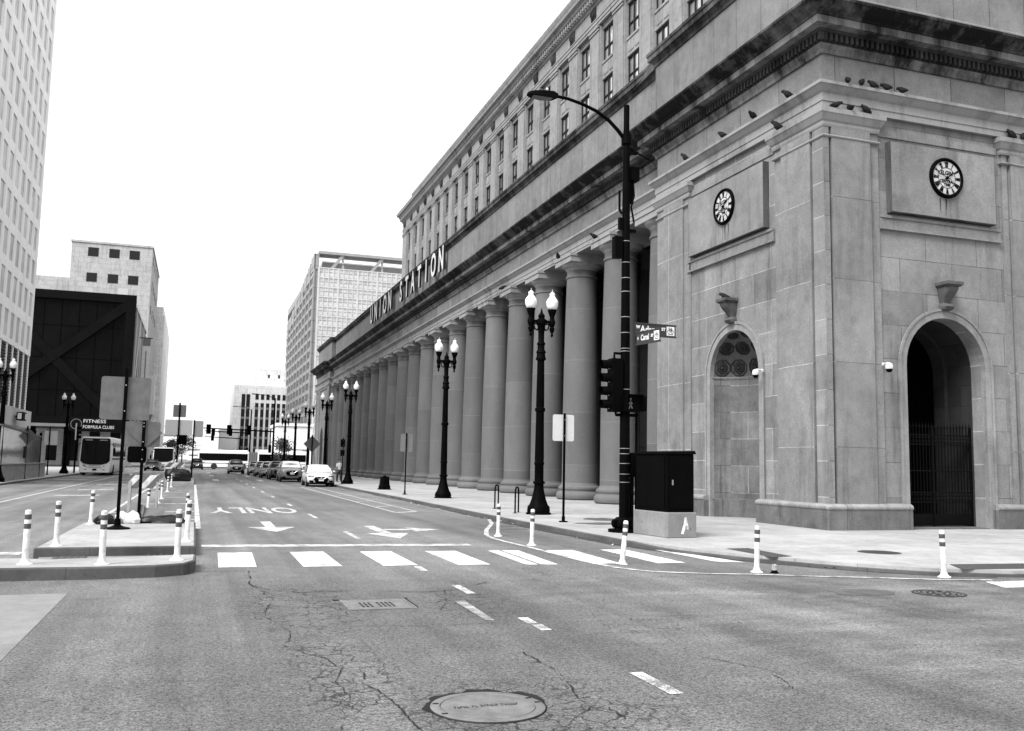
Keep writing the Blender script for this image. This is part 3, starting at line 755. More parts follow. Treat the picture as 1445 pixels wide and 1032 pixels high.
    for i in range(25):
        x = 19.16+i*.116
        g.box(x-.011,x+.011,y-.011,y+.011,.16,3.0)
        g.lathe([(.010,2.98),(.032,3.04),(.014,3.09),(.001,3.2)], (x,y,0), 6)
        for z in (2.66, .98): g.lathe([(.012,z-.13),(.035,z-.05),(.018,z),(.035,z+.05),(.012,z+.13)], (x,y,0), 6)
        g.tube([(x+.058+.042*math.cos(t*math.pi/5), y, 2.66+.09*math.sin(t*math.pi/5)) for t in range(11)], .007, 4, False)
        g.tube([(x+.058+.042*math.cos(t*math.pi/5), y, .98+.09*math.sin(t*math.pi/5)) for t in range(11)], .007, 4, False)
    for z in (.24, .84, 1.12, 1.75, 2.52, 2.80): g.box(19.1,22.0,y-.016,y+.016,z-.018,z+.018)
    for x in (19.13, 20.55, 21.97): g.box(x-.03,x+.03,y-.03,y+.03,.13,3.06)
    g.box(19.1,22.0,y-.01,y+.01,.16,.5)
    tag(g.build('iron_gate', M['iron'], st), 'closed black iron gate with spear tops filling the arch')
pavilion()

def column_parts():
    s = MB(); s.lathe([(.865,.78),(.86,1.2),(.855,3.5),(.83,6.0),(.785,8.5),(.735,10.62),(.735,10.68),(.775,10.70),(.79,10.75),(.775,10.80),(.735,10.82),(.735,11.1)], n=40)
    b = MB(); b.lathe([(1.02,.0),(1.10,.06),(1.13,.16),(1.12,.26),(1.05,.37),(1.0,.40),(1.0,.45),(1.02,.47),(1.04,.53),(1.02,.60),(.93,.66),(.89,.70),(.865,.78)], n=40)
    c = MB(); c.lathe([(.735,11.05),(.78,11.10),(.80,11.16),(.90,11.22),(.98,11.30),(1.0,11.36)], n=40); c.box(-1.02,1.02,-1.02,1.02,11.36,11.62); c.box(-1.06,1.06,-1.06,1.06,11.62,11.75)
    return s, b, c
def colonnade():
    s, b, c = column_parts()
    base = .1
    first = s.build('column', M['column'], None, smooth=35); first.parent = st
    bo = b.build('column_base', M['column'], None, smooth=35); bo.parent = first
    co = c.build('column_capital', M['ledge'], None, smooth=35); co.parent = first
    loc = lambda i: (COL_X-XP, COL_Y0+BAY*i-YP, 0)
    first.location = loc(0)
    for i in range(1, NCOL): 
        d = dup(first, loc(i)); d.parent = st
    # half columns against the back wall (seen in the gaps)
    h = MB(); h.lathe([(.8,.5),(.78,4),(.70,11.1)], n=20); h.box(-.95,.95,-.95,.95,11.1,11.9); h.lathe([(1.0,0),(1.03,.25),(.85,.5)], n=20)
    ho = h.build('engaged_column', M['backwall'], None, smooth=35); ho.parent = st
    for i in range(NCOL+1):
        d = ho if i == 0 else ho.copy()
        if i: col.objects.link(d); d.parent = st
        d.location = (21.0-XP, COL_Y0+BAY*i-YP-BAY/2-.2, 0)
    e = MB(); e.box(16.85,18.5,30.98,YF0-.02,11.85,14.8); e.build('wing_frieze', M['attic'], st)
    path = [(XW,YF0-.01),(XW,30.99)]
    a = MB(); a.sweep(path, [(o, z-.02) for o, z in ENT][:-1]+[(-.05,12.66)]); a.sweep(path, [(-.05,11.83),(.0,11.83),(.0,11.93),(-.05,11.93)]); a.build('wing_architrave', M['ledge'], st)
    bd = MB(); bd.sweep(path, BED); bd.sweep(path, CORONA); bd.build('corona', M['corona'], st)
    b = MB(); b.sweep(path, DENT_BACK)
    y = 31.2
    while y < YF0: b.box(XW-.24,XW-.08,y,y+.095,13.86,14.07); y += .178
    b.build('wing_dentil_course', M['dentil'], st)
    k = MB(); k.sweep(path, CORN); k.build('wing_cornice', M['cornice'], st)
    at = MB(); at.box(16.98,17.5,31.31,YF0-.02,14.9,17.6); at.build('wing_attic', M['attic2'], st)
    cp = MB(); cp.sweep([(16.98,YF0-.02),(16.98,31.61)], COPE); cp.build('wing_coping', M['coping'], st)
    r = MB(); r.box(17.5,30.5,31.0,136,17.3,17.5); r.build('wing_roof', M['midgrey'], st)
    ce = MB(); ce.box(18.5,21.6,30.98,YF0,12.5,12.7)
    for i in range(NCOL+1): ce.box(18.5,21.3,COL_Y0+BAY*i-BAY/2-.6,COL_Y0+BAY*i-BAY/2+.2,11.9,12.5)
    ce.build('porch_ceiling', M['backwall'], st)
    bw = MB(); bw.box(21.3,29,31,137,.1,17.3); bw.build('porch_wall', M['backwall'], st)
    d = MB(); d.box(-.12,0,-1.15,1.15,0,5.4); d.box(-.16,-.1,-.03,.03,0,5.4); d.box(-.16,-.1,-1.15,1.15,2.6,2.75); d.box(-.16,-.1,-1.25,-1.1,0,5.5); d.box(-.16,-.1,1.1,1.25,0,5.5)
    do = d.build('door', M['frame'], None); do.parent = st
    for i in range(NCOL):
        e_ = do if i == 0 else do.copy()
        if i: col.objects.link(e_); e_.parent = st
        e_.location = (21.3-XP, COL_Y0+BAY*i-.1-YP, 0)
    # letters on the attic
    L = 'UNION STATION'; y = 93.95
    for i, ch in enumerate(L):
        if ch == ' ': y -= 2.6; continue
        t = text_mb(ch, 2.5, lambda a_, b_, d_: (16.66-d_, y-a_, 16.74+b_), .17, 'CENTER', .80, .055); lo = t.build('letter', M['frame'], st)  # dark body: the sides' shading put into the colour, white face in front
        t = text_mb(ch, 2.5, lambda a_, b_, d_: (16.570-d_, y-a_, 16.74+b_), .0, 'CENTER', .80, .055); t.build('letter_face', M['letter'], None, recalc=False, loc=None).parent = lo
        lo.children[0].location = -Vector((XP, YP, .1)); y -= 2.36
    sp = MB()
    # far pavilion
    fp = MB(); fp.box(16.42,22,YF0,YF1,.1,12.2)
    for a_, b_ in ((YF0,YF0+.5),(YF0+.55,YF0+2.1),(YF1-4.2,YF1-2.7),(YF1-.6,YF1)): fp.box(16.33,16.5,a_,b_,.1,12.1)
    fp.build('far_pavilion_wall', M['stonebig'], st)
    fa = MB(); fn = lambda u, z, d: (16.42-d, u, z)
    arch_band(fa, fn, YF0+6.2, 1.45, 1.7, 4.76, .1, 0, .06); fa.build('far_archivolt', M['stoneplain'], st)
    fd = MB(); fd.extr([(YF0+6.2+1.44*c, 4.76+1.44*s) for c, s in ARCH]+[(YF0+4.76,.1),(YF0+7.64,.1)], fn, 0, .03); fd.build('far_niche', M['coffer'], st)
    path = [(20,YF1),(16.33,YF1),(16.33,YF0),(16.9,YF0)]
    fz = MB(); fz.box(16.36,22,YF0+.02,YF1-.03,12.3,14.9); fz.build('far_frieze', M['attic'], st)
    fe = MB(); fe.sweep(path, ENT); fe.sweep(path, CAP); fe.build('far_architrave', M['ledge'], st)
    fc = MB(); fc.sweep(path, BED); fc.sweep(path, CORN); fc.sweep(path, DENT_BACK); fc.sweep(path, CORONA); fc.build('far_cornice', M['cornice'], st)
    fat = MB(); fat.box(16.46,24,YF0-.3,YF1-.1,14.9,17.6); fat.build('far_attic', M['attic2'], st)
    fcp = MB(); fcp.sweep([(20,YF1-.1),(16.46,YF1-.1),(16.46,YF0-.3),(17.2,YF0-.3)], COPE); fcp.build('far_coping', M['coping'], st)
colonnade()

def office():
    XO = 28.7; Y1 = 137.6; n = 25
    bays = [133.6-BAY*i for i in range(n)]                 # bay centres
    Y0 = bays[-1]-BAY/2
    w = MB(); w.box(29.35,46,Y0,Y1,17.5,40.6)              # mass behind
    for y in bays:
        w.box(29.0,29.34,y-1.27,y+1.27,32.12,33.5); w.box(29.0,29.34,y-1.27,y+1.27,26,29.3); w.box(29.0,29.34,y-1.27,y+1.27,36.3,36.8)
        w.box(28.93,29.0,y-1.3,y+1.3,33.38,33.55); w.box(28.96,29.0,y-.95,y-.1,32.4,33.2); w.box(28.96,29.0,y+.1,y+.95,32.4,33.2)
    w.build('office_wall', M['office'], st)
    p = MB()
    for i in range(n+1):
        y = bays[0]+BAY/2-BAY*i
        y0, y1 = (y-.86, y+.86) if i else (y-.86, Y1)
        p.box(XO,29.36,y0,y1,17.6,36.75); p.box(XO+.1,29.36,y0-.12,y0-.003,17.6,36.6); p.box(XO+.1,29.36,y1+.003,y1+.12,17.6,36.6)
        p.box(XO-.08,XO,y0-.05,y1+.05,36.25,36.4); p.box(XO-.12,XO,y0-.08,y1+.08,36.5,36.74)
    p.build('office_pilaster', M['office'], st)
    path = [(40,Y1),(XO,Y1),(XO,Y0)]
    e = MB(); e.sweep(path, [(-.6,36.76),(.0,36.76),(.0,37.0),(.05,37.0),(.05,37.25),(.1,37.3),(.1,37.4),(.02,37.42),(.02,38.5),(-.6,38.5)])
    e.build('office_frieze', M['office'], st)
    md = MB(); md.box(-.14,-.03,-.42,.42,-.47,.47); md.blob((-.16,0,0),.15,.3,.35,3,.3); mo = md.build('office_medallion', M['dentil'], None)
    for i in range(n+1):
        o = mo if i == 0 else mo.copy()
        if i: col.objects.link(o)
        o.parent = st; o.location = (XO-XP, bays[0]+BAY/2-BAY*i-YP, 37.92-.1)
    c = MB(); c.sweep(path, [(-.6,38.5),(.1,38.5),(.15,38.7),(.3,38.75),(.3,39.2),(.55,39.25),(.6,39.5),(.85,39.6),(.9,39.85),(.95,39.95),(-.6,40.1)]); 
    y = Y1
    while y > Y0: c.box(XO-.5,XO-.28,y,y+.22,38.82,39.18); y -= .46
    c.build('office_cornice', M['ledge'], st)
    r = MB(); r.sweep([(40,Y1-5.5),(XO+.2,Y1-5.5),(XO+.2,Y0)], [(-3,39.9),(.0,40.0),(.0,40.55),(.1,40.6),(.14,40.9),(.02,40.95),(.02,41.3),(.12,41.35),(.2,41.6),(.2,41.75),(-3,41.8)]); r.box(XO+.4,32,Y1-4.6,Y1-2.8,40,41)
    r.build('office_parapet', M['office'], st)
    def win(z0, z1, muntin):
        f = MB(); X = 29.12
        for (a, b) in ((-1.27,-1.15),(1.15,1.27),(-.44,-.34),(.34,.44)): f.box(X,X+.16,a,b,z0,z1)
        for (a, b) in ((z0,z0+.14),(z1-.14,z1),(muntin-.05,muntin+.05)): f.box(X+.01,X+.15,-1.25,1.25,a,b)
        g = MB(); g.box(X+.10,X+.12,-1.2,1.2,z0+.05,z1-.05)
        fo = f.build('window', M['frame'], None); fo.parent = st
        go = g.build('window_pane', M['skyglass'], None); go.parent = fo
        off = Vector((-XP, 0, -.1))
        for i, y in enumerate(bays[:20]):
            o = fo if i == 0 else dup(fo)
            o.parent = st; o.location = (-XP, y-YP, -.1)
    win(33.55, 36.3, 34.7); win(29.3, 32.12, 30.7)
office()

# dome cameras on the pavilion
def dome_camera(label, loc, rz):
    t = thing('security_camera', label, 'camera', loc, rz, 'dome security cameras on the station')
    a = MB(); a.box(-.03,.03,-.02,.04,.06,.14); a.tube([(0,0,.1),(0,-.16,.12),(0,-.22,.10)], .022, 8); a.build('wall_bracket', M['white'], None).parent = t
    b = MB(); b.lathe([(.03,.12),(.085,.09),(.105,.03),(.105,-.04),(.095,-.06)], (0,-.22,0), 16); b.build('camera_housing', M['white'], None, smooth=40).parent = t
    d = MB(); d.lathe([(.09,-.06),(.085,-.10),(.055,-.145),(.01,-.155)], (0,-.22,0), 16); d.build('dome_lens', M['blackmatt'], None, smooth=60).parent = t
dome_camera('white dome camera right of the blind niche on the street side', (16.30, 24.05, 4.62), R(-90))
dome_camera('white dome camera left of the gated arch on the side wall', (18.26, 21.03, 4.62), 0)

# pigeons
def pigeon_mesh():
    b = MB()
    prof = [(-.17,.012,-.02),(-.12,.024,-.005),(-.07,.05,.025),(-.01,.072,.045),(.04,.078,.06),(.08,.066,.08),(.105,.05,.105),(.125,.042,.12),(.145,.040,.13),(.165,.028,.13),(.178,.012,.122),(.195,.004,.115)]
    rings = []
    for x, r, z in prof: rings.append([(x, r*math.cos(2*math.pi*k/10), z+.03+r*1.05*math.sin(2*math.pi*k/10)) for k in range(10)])
    b.loft(rings)
    for s in (-1, 1):
        b.loft([[(.05,s*.06,.16),(.06,s*.075,.10),(.04,s*.05,.05)], [(-.05,s*.055,.12),(-.06,s*.07,.07),(-.05,s*.045,.035)], [(-.16,s*.02,.05),(-.165,s*.03,.03),(-.16,s*.012,.02)]])
        b.tube([(.02,s*.025,.05),(.025,s*.025,.0)], .006, 5)
    return b
pg0 = None
def pigeon(x, y, z, rz, label, s=1.0):
    global pg0
    if pg0 is None: pg0 = pigeon_mesh().build('pigeon', M['pigeon'], None, smooth=60); o = pg0
    else: o = pg0.copy(); col.objects.link(o)
    o.location = (x, y, z); o.rotation_euler = (0, R(rnd.uniform(-8,14)), rz); o.scale = (s, s*1.1, s*rnd.uniform(1.15,1.4))
    tag(o, label, 'pigeon', 'pigeons perched on the station')
for y, rz, l in [(22.3,2.6,'nearest to the corner of four dark pigeons on the street-side ledge'),(24.1,-2.9,'second pigeon from the corner on the street-side ledge'),(25.9,1.8,'third pigeon from the corner on the street-side ledge'),(28.4,2.2,'farthest from the corner of the four pigeons on the street-side ledge')]:
    pigeon(16.12, y, 12.69, rz, l, 1.1)
pigeon(16.19, 22.95, 11.94, 2.5, 'lone pigeon on the street-side pilaster capital', 1.2)
for x, rz, l in [(17.05,1.2,'leftmost of five pigeons on the ledge above the side wall'),(17.52,.5,'second from the left of five pigeons on the side wall ledge'),(17.92,2.6,'middle one of five pigeons on the side wall ledge'),(18.42,2.2,'fourth from the left of five pigeons on the side wall ledge'),(18.98,2.0,'rightmost of five pigeons on the ledge above the side wall')]:
    pigeon(x, 20.79, 12.69, rz, l, .95)
for x, rz, l in [(16.66,-.3,'pigeon on the corner capital closest to the corner edge'),(17.2,1.4,'pigeon between two others on the corner capital below the ledge'),(17.72,3.0,'pigeon at the right end of the corner capital below the ledge')]:
    pigeon(x, 20.865, 11.935, rz, l, 1.0)
for x, rz, l in [(23.15,3.0,'pigeon at the left end of the right-hand capital'),(23.6,.6,'pigeon on the right-hand capital by the picture edge')]:
    pigeon(x, 20.865, 11.935, rz, l, 1.0)
pigeon(16.22, 25.95, 7.22, 2.2, 'pigeon on the bracket above the blind niche', 1.1)
for i, l in [(1,'pigeon on the abacus of the column behind the street light mast'),(2,'pigeon on the capital of the third column from the pavilion'),(4,'pigeon on a capital left of the double lamp')]:
    pigeon(16.50, COL_Y0+BAY*i+.55, 11.76+.1, 2.0+i, l, 1.2)

# ------------------------------------------------------------------ street furniture
SWZ = .10
def put(mb, name, mat, t, **k):
    o = mb.build(name, mat, None, **k); o.parent = t; return o

def make_lamp():
    t = thing('street_lamp', 'x', 'street lamp', (0,0,0), 0, 'double acorn street lamps along the pavements')
    b = MB(); b.lathe([(.42,0),(.42,.05),(.38,.06),(.37,.24),(.34,.28),(.30,.33),(.24,.50),(.185,.72),(.16,.86),(.155,.98),(.20,1.0),(.20,1.06),(.155,1.08)], n=12)
    for k in range(8):
        a = 2*math.pi*k/8; b.box(.0,.0,.0,.0,.0,.0) if False else b.blob((.35*math.cos(a), .35*math.sin(a), .14), .05, .05, .07, k, .1, n=6, m=4)
    put(b, 'lamp_base', M['black'], t, smooth=35)
    s = MB(); s.lathe([(.150,1.05),(.148,1.6),(.165,1.62),(.165,1.70),(.145,1.72),(.135,3.35),(.165,3.37),(.175,3.42),(.165,3.48),(.13,3.50),(.115,5.05),(.165,5.08),(.175,5.13),(.15,5.18),(.14,5.30),(.17,5.33),(.15,5.38),(.12,5.42),(.12,5.58),(.15,5.61),(.13,5.66),(.10,5.7),(.105,6.0),(.14,6.25),(.19,6.30),(.19,6.42),(.13,6.46),(.10,6.5),(.12,6.56),(.09,6.62),(.05,6.66),(.012,6.82)], n=14)
    for k in range(12):
        a = 2*math.pi*k/12; s.tube([(.142*math.cos(a),.142*math.sin(a),1.75),(.120*math.cos(a),.120*math.sin(a),3.33)], .014, 4)
        s.tube([(.128*math.cos(a),.128*math.sin(a),3.52),(.108*math.cos(a),.108*math.sin(a),5.03)], .012, 4)
    put(s, 'lamp_post', M['black'], t, smooth=40)
    a = MB()
    for sg in (-1, 1):
        a.tube([(sg*.1,0,6.36),(sg*.22,0,6.38),(sg*.38,0,6.36)], [.07,.05,.06], 8)
        a.tube([(sg*.1,0,6.16),(sg*.16,0,6.08),(sg*.23,0,6.12),(sg*.27,0,6.24),(sg*.24,0,6.32),(sg*.19,0,6.27)], .026, 6)
        a.lathe([(.012,5.86),(.05,5.92),(.03,5.99),(.075,6.06),(.09,6.16),(.06,6.2),(.10,6.28),(.115,6.38),(.085,6.46),(.075,6.55),(.12,6.66),(.155,6.78),(.15,6.80)], (sg*.38,0,0), 12)
    put(a, 'lamp_arm', M['black'], t, smooth=40)
    for sg in (-1, 1):
        g = MB(); g.lathe([(.10,6.79),(.135,6.80),(.185,6.90),(.205,7.0),(.20,7.08),(.17,7.14),(.13,7.19),(.095,7.24),(.082,7.27),(.095,7.31),(.09,7.35),(.05,7.38),(.02,7.40),(.012,7.44)], (sg*.38,0,0), 20)
        go = put(g, 'acorn_globe', M['globe'], t, smooth=50)
        f = MB(); f.lathe([(.19,6.995),(.209,7.0),(.19,7.005)], (sg*.38,0,0), 20); f.lathe([(.015,7.40),(.022,7.44),(.004,7.50)], (sg*.38,0,0), 8)
        f.build('finial', M['steel'], None).parent = go
    return t
lamp0 = make_lamp()
LAMPS = [(10.74,28.5,'black double acorn lamp standing nearest the camera, beside the bike racks'),
 (10.98,41.7,'second double acorn lamp along the station kerb'),
 (10.5,66.8,'third double acorn lamp along the station kerb, beside the parked white sedan'),
 (10.5,79.5,'fourth double acorn lamp along the station kerb, behind the white sedan'),
 (10.5,92.2,'fifth double acorn lamp along the station kerb, behind the parked car queue'),
 (10.5,105,'sixth double acorn lamp along the station kerb, near the far pavilion'),
 (10.5,117.7,'farthest double acorn lamp along the station kerb'),
 (-11.3,94,'double acorn lamp in front of the black braced building'),
 (-11.0,62,'double acorn lamp at the left picture edge beside the white tower')]
for i, (x, y, l) in enumerate(LAMPS):
    if i == 0: lamp0.location = (x, y, SWZ); lamp0['label'] = l
    else: dup(lamp0, (x, y, SWZ), 0, l)
# stub of a missing lamp
t = thing('lamp_stub', 'short black cast-iron lamp base left without its post on the station pavement', 'lamp base', (10.65,54,SWZ))
b = MB(); b.lathe([(.42,0),(.42,.05),(.36,.06),(.35,.22),(.31,.28),(.29,.5),(.26,.72),(.25,.76),(.05,.77)], n=8, rot=.39); put(b, 'stub_base', M['black'], t)
b = MB(); b.lathe([(.10,.77),(.11,.80),(.04,.83)], n=8); put(b, 'bolt_cap', M['black'], t)

def street_mast():
    t = thing('street_light_mast', 'tall black mast with a curved arm and flat lamp head at the corner', 'street light', (10.1,20.8,SWZ))
    P = MB(); P.lathe([(.138,.0),(.135,.3),(.122,3.5),(.104,7.5),(.086,10.2)], n=18); P.lathe([(.075,10.2),(.075,10.88),(.06,10.9)], n=14); put(P, 'mast_pole', M['black'], t, smooth=35)
    b = MB(); b.lathe([(.40,.0),(.40,.07),(.20,.075)], n=20)
    for k in range(4):
        a = R(45+90*k); b.blob((.23*math.cos(a), .23*math.sin(a), .20), .11, .11, .13, k, .1, n=8, m=5); b.tube([(.23*math.cos(a),.23*math.sin(a),.05),(.23*math.cos(a),.23*math.sin(a),.2)], .03, 6)
    b.lathe([(.2,.24),(.26,.30),(.2,.36)], n=16); put(b, 'mast_base', M['black'], t)
    a = MB(); a.tube([(-.02,0,9.95),(-.25,0,10.2),(-.5,0,10.42),(-.85,0,10.62),(-1.25,0,10.75),(-1.65,0,10.83),(-2.0,0,10.85)], [.055,.05,.048,.045,.042,.04,.04], 10)
    a.lathe([(.13,9.85),(.13,10.1)], n=14); put(a, 'mast_arm', M['black'], t, smooth=40)
    h = MB(); h.loft([[(x,-w,z0),(x,w,z0),(x,w*.8,z1),(x,-w*.8,z1)] for x, w, z0, z1 in [(-1.92,.06,10.81,10.90),(-2.05,.13,10.76,10.93),(-2.35,.16,10.74,10.90),(-2.6,.15,10.76,10.86),(-2.72,.09,10.78,10.83)]]); ho = put(h, 'lamp_head', M['black'], t, smooth=30)
    l = MB(); l.box(-2.6,-2.1,-.11,.11,10.735,10.742); l.build('lamp_lens', M['alum'], None).parent = ho
    c = MB(); c.lathe([(.03,10.92),(.04,10.98),(.03,11.02)], (-2.2,0,0), 10); c.build('photocell', M['steel'], None).parent = ho
    bd = MB()
    for z in (6.0,6.35,6.75,7.3, 4.55, 4.48, 5.35,4.95, 3.52, 2.05,1.92,1.68,1.42,1.22): 
        r = .141-.0053*z; bd.lathe([(r,z-.008),(r+.006,z-.008),(r+.006,z+.008),(r,z+.008)], n=18)
    put(bd, 'steel_band', M['steel'], t)
    # equipment boxes and antenna brackets up the mast
    e = MB(); e.box(.1,.32,-.12,.12,8.9,9.25); e.box(.09,.2,-.03,.03,8.3,8.9); e.tube([(.17,-.05,8.9),(.2,-.05,8.5),(.12,-.05,8.2),(.2,-.05,7.8)], .025, 6)
    e.box(.1,.26,-.06,.06,7.55,7.62); e.box(.1,.32,-.06,.06,9.62,9.68); e.tube([(.1,0,9.75),(.8,.25,9.62)], .02, 6)
    put(e, 'equipment_box', M['blackmatt'], t)
    e = MB(); e.box(-.34,-.13,-.1,.1,6.85,7.4); e.box(-.2,-.1,-.06,.06,7.6,7.9); e.tube([(-.13,-.03,8.0),(-.2,-.03,8.1),(-.2,-.03,8.6)], .03, 6); put(e, 'antenna_box', M['blackmatt'], t)
    e = MB(); e.box(.12,.32,-.13,.13,1.35,1.95); e.box(.1,.2,-.08,.08,.9,1.3); e.tube([(.2,.0,0),(.2,0,1.35)], .05, 8); e.tube([(.33,.02,0),(.33,.02,3.3)], .035, 8); put(e, 'control_box', M['blackmatt'], t)
    # street signs
    A = MB(); A.box(.16,1.30,-.23,-.205,4.90,5.17); A.box(.14,1.32,-.24,-.195,5.17,5.20); A.box(.14,1.32,-.24,-.195,4.87,4.90); ao = tag(put(A, 'street_name_sign', M['signdark'], t), 'street name sign reading W Adams St')
    fa = lambda a_, b_, d_: (a_, -.2325+d_, b_)
    def txt(body, size, x, z, fn_, par, sx=1.0):
        o = text_mb(body, size, lambda a_, b_, d_: fn_(x+a_, z+b_, d_), 0, 'CENTER', sx, .006).build('sign_lettering', M['white'], None, recalc=False); o.parent = par
    txt('W', .10, .24, 5.09, fa, ao); txt('Adams', .235, .58, 5.04, fa, ao, .85); txt('ST', .10, .95, 5.07, fa, ao)
    def emblem(fn_, x, z, par):
        q = MB(); q.extr([(x-.11,z-.115),(x+.11,z-.115),(x+.11,z+.115),(x-.11,z+.115)], fn_, 0, -.002); q.build('sign_emblem_panel', M['white'], None).parent = par
        k = MB(); f2 = lambda a_, b_, d_: fn_(x+a_, z+b_, d_-.004)
        for cx in (-.05, .05):
            for i in range(10):
                a0, a1 = 2*math.pi*i/10, 2*math.pi*(i+1)/10
                k.add([f2(cx+.034*math.cos(a0),-.01+.034*math.sin(a0),0),f2(cx+.046*math.cos(a0),-.01+.046*math.sin(a0),0),f2(cx+.046*math.cos(a1),-.01+.046*math.sin(a1),0),f2(cx+.034*math.cos(a1),-.01+.034*math.sin(a1),0)], [(0,1,2,3)])
        for (p, q_) in (((-.05,-.01),(-.02,.05)),((-.02,.05),(.05,-.01)),((-.02,.05),(.03,.06)),((.03,.06),(.05,-.01)),((.03,.06),(.03,.09)),((-.02,.05),(-.04,.09)),((-.07,-.08),(.07,-.08))):
            d = Vector((q_[0]-p[0], q_[1]-p[1])).normalized(); n_ = Vector((-d.y, d.x))*.008
            k.add([f2(p[0]+n_.x,p[1]+n_.y,0),f2(q_[0]+n_.x,q_[1]+n_.y,0),f2(q_[0]-n_.x,q_[1]-n_.y,0),f2(p[0]-n_.x,p[1]-n_.y,0)], [(0,1,2,3)])
        k.build('sign_emblem', M['blackmatt'], None, recalc=False).parent = par
    emblem(fa, 1.15, 5.035, ao)
    C = MB(); fc = lambda a_, b_, d_: (.17+d_+a_*.13, -.22-a_, b_)     # runs toward the camera along the kerb
    sl = lambda a_, b_, d_: (.15+d_+a_*.17, -.25-a_*.90, b_-.08)
    C.extr([(.05,4.72),(1.05,4.72),(1.05,4.99),(.05,4.99)], sl, 0, .025); C.extr([(.03,4.99),(1.07,4.99),(1.07,5.02),(.03,5.02)], sl, -.01, .035); C.extr([(.03,4.69),(1.07,4.69),(1.07,4.72),(.03,4.72)], sl, -.01, .035)
    co = tag(put(C, 'street_name_sign', M['signdark'], t), 'street name sign reading S Canal St')
    fs = lambda a_, b_, d_: sl(a_, b_, -.003-d_)
    def f3(a_, b_, d_): return sl(a_, b_, -.003+d_)
    txt('S', .09, .13, 4.85, f3, co); txt('Canal', .20, .43, 4.855, f3, co, .78); txt('ST', .09, .74, 4.87, f3, co)
    emblem(f3, .93, 4.855, co)
    # signal facing the side street: four lenses with visors, seen from the side
    s = MB(); s.box(-.42,-.12,-.16,.16,2.95,4.28); so = put(s, 'signal_head', M['blackmatt'], t, bev=.015)
    for k in range(4):
        z = 3.12+.33*k; v = MB()
        ring = lambda x, r, w0=0: [(x, r*math.cos(a_), z+r*math.sin(a_)) for a_ in [R(-40+260*i/12) for i in range(13)]]
        v.loft([ring(-.42,.135), ring(-.66,.125)], False, False); v.loft([ring(-.42,.128), ring(-.66,.118)], False, False)
        v.build('signal_visor', M['black'], None, smooth=60).parent = so
        l = MB(); l.lathe([(.11,.0),(.11,.02),(.06,.035)], n=16, fn=lambda x_, y_, z_: (-.42-z_, x_, z+y_)); l.build('signal_lens', M['glass'], None, smooth=40).parent = so
    br = MB(); br.tube([(-.3,0,4.28),(-.3,0,4.42),(.0,0,4.42)], .035, 8); br.tube([(-.25,0,2.95),(-.25,0,2.88),(.35,0,2.88)], .04, 8); put(br, 'signal_bracket', M['black'], t)
    p = MB(); p.box(-.13,.30,-.32,-.08,2.95,3.36); po = put(p, 'pedestrian_signal', M['blackmatt'], t, bev=.012)
    p = MB(); p.box(.26,.5,-.22,.14,2.98,3.36); put(p, 'pedestrian_signal', M['blackmatt'], t, bev=.012)
    v = MB(); v.box(-.15,.32,-.42,-.30,3.36,3.38); v.box(-.15,-.13,-.42,-.32,2.95,3.36); v.box(.30,.32,-.42,-.32,2.95,3.36); v.build('signal_visor', M['black'], None).parent = po
    m = MB(); f = lambda a_, b_: (.0+a_, -.325, 3.15+b_)
    for (p0, p1, w) in (((0,.07),(0,-.02),.022),((0,-.02),(-.04,-.13),.015),((0,-.02),(.045,-.12),.015),((0,.05),(-.05,-.01),.012),((0,.05),(.05,.0),.012)):
        d = Vector((p1[0]-p0[0],p1[1]-p0[1])).normalized(); n_ = Vector((-d.y,d.x))*w
        m.add([f(p0[0]+n_.x,p0[1]+n_.y),f(p1[0]+n_.x,p1[1]+n_.y),f(p1[0]-n_.x,p1[1]-n_.y),f(p0[0]-n_.x,p0[1]-n_.y)], [(0,1,2,3)])
    m.add([f(.028*math.cos(i*.785), .115+.028*math.sin(i*.785)) for i in range(8)], [tuple(range(8))])
    m.build('walking_figure_symbol', M['alum'], None, recalc=False).parent = po
street_mast()

def cabinet():
    t = thing('signal_cabinet', 'black signal control cabinet on a grey concrete base beside the mast', 'cabinet', (10.27,18.9,SWZ), R(5))
    b = MB(); b.box(0,.79,0,1.5,0,.58); bo = put(b, 'concrete_base', M['slab'], t, bev=.02)
    # pale splashed mark on the side of the base
    g = MB(); g.sheet([(.35,.10),(.43,.08),(.49,.26),(.53,.40),(.50,.48),(.45,.46),(.43,.32)], 0); g.sheet([(.51,.20),(.57,.18),(.55,.36),(.50,.42)], 0)
    g.v = [(x, -.004, y) for x, y, z in g.v]; g.build('paint_mark', M['paint'], None, recalc=False).parent = bo
    c = MB(); c.box(.03,.76,.06,1.42,.58,1.92); co = put(c, 'cabinet_body', M['black'], t, bev=.015)
    r = MB(); r.hexa([(-.02,.03,1.92),(.81,.03,1.92),(.81,1.47,1.92),(-.02,1.47,1.92)], [(.0,.06,1.975),(.79,.06,2.0),(.79,1.44,2.0),(.0,1.44,1.975)]); put(r, 'cabinet_roof', M['black'], t)
    d = MB(); d.box(.08,.71,.042,.059,.66,1.86); d.box(.014,.029,.16,1.36,.66,1.86); put(d, 'cabinet_door', M['black'], t, bev=.006)
    h = MB(); h.box(.14,.17,.02,.042,1.2,1.32); put(h, 'door_handle', M['steel'], t)
cabinet()

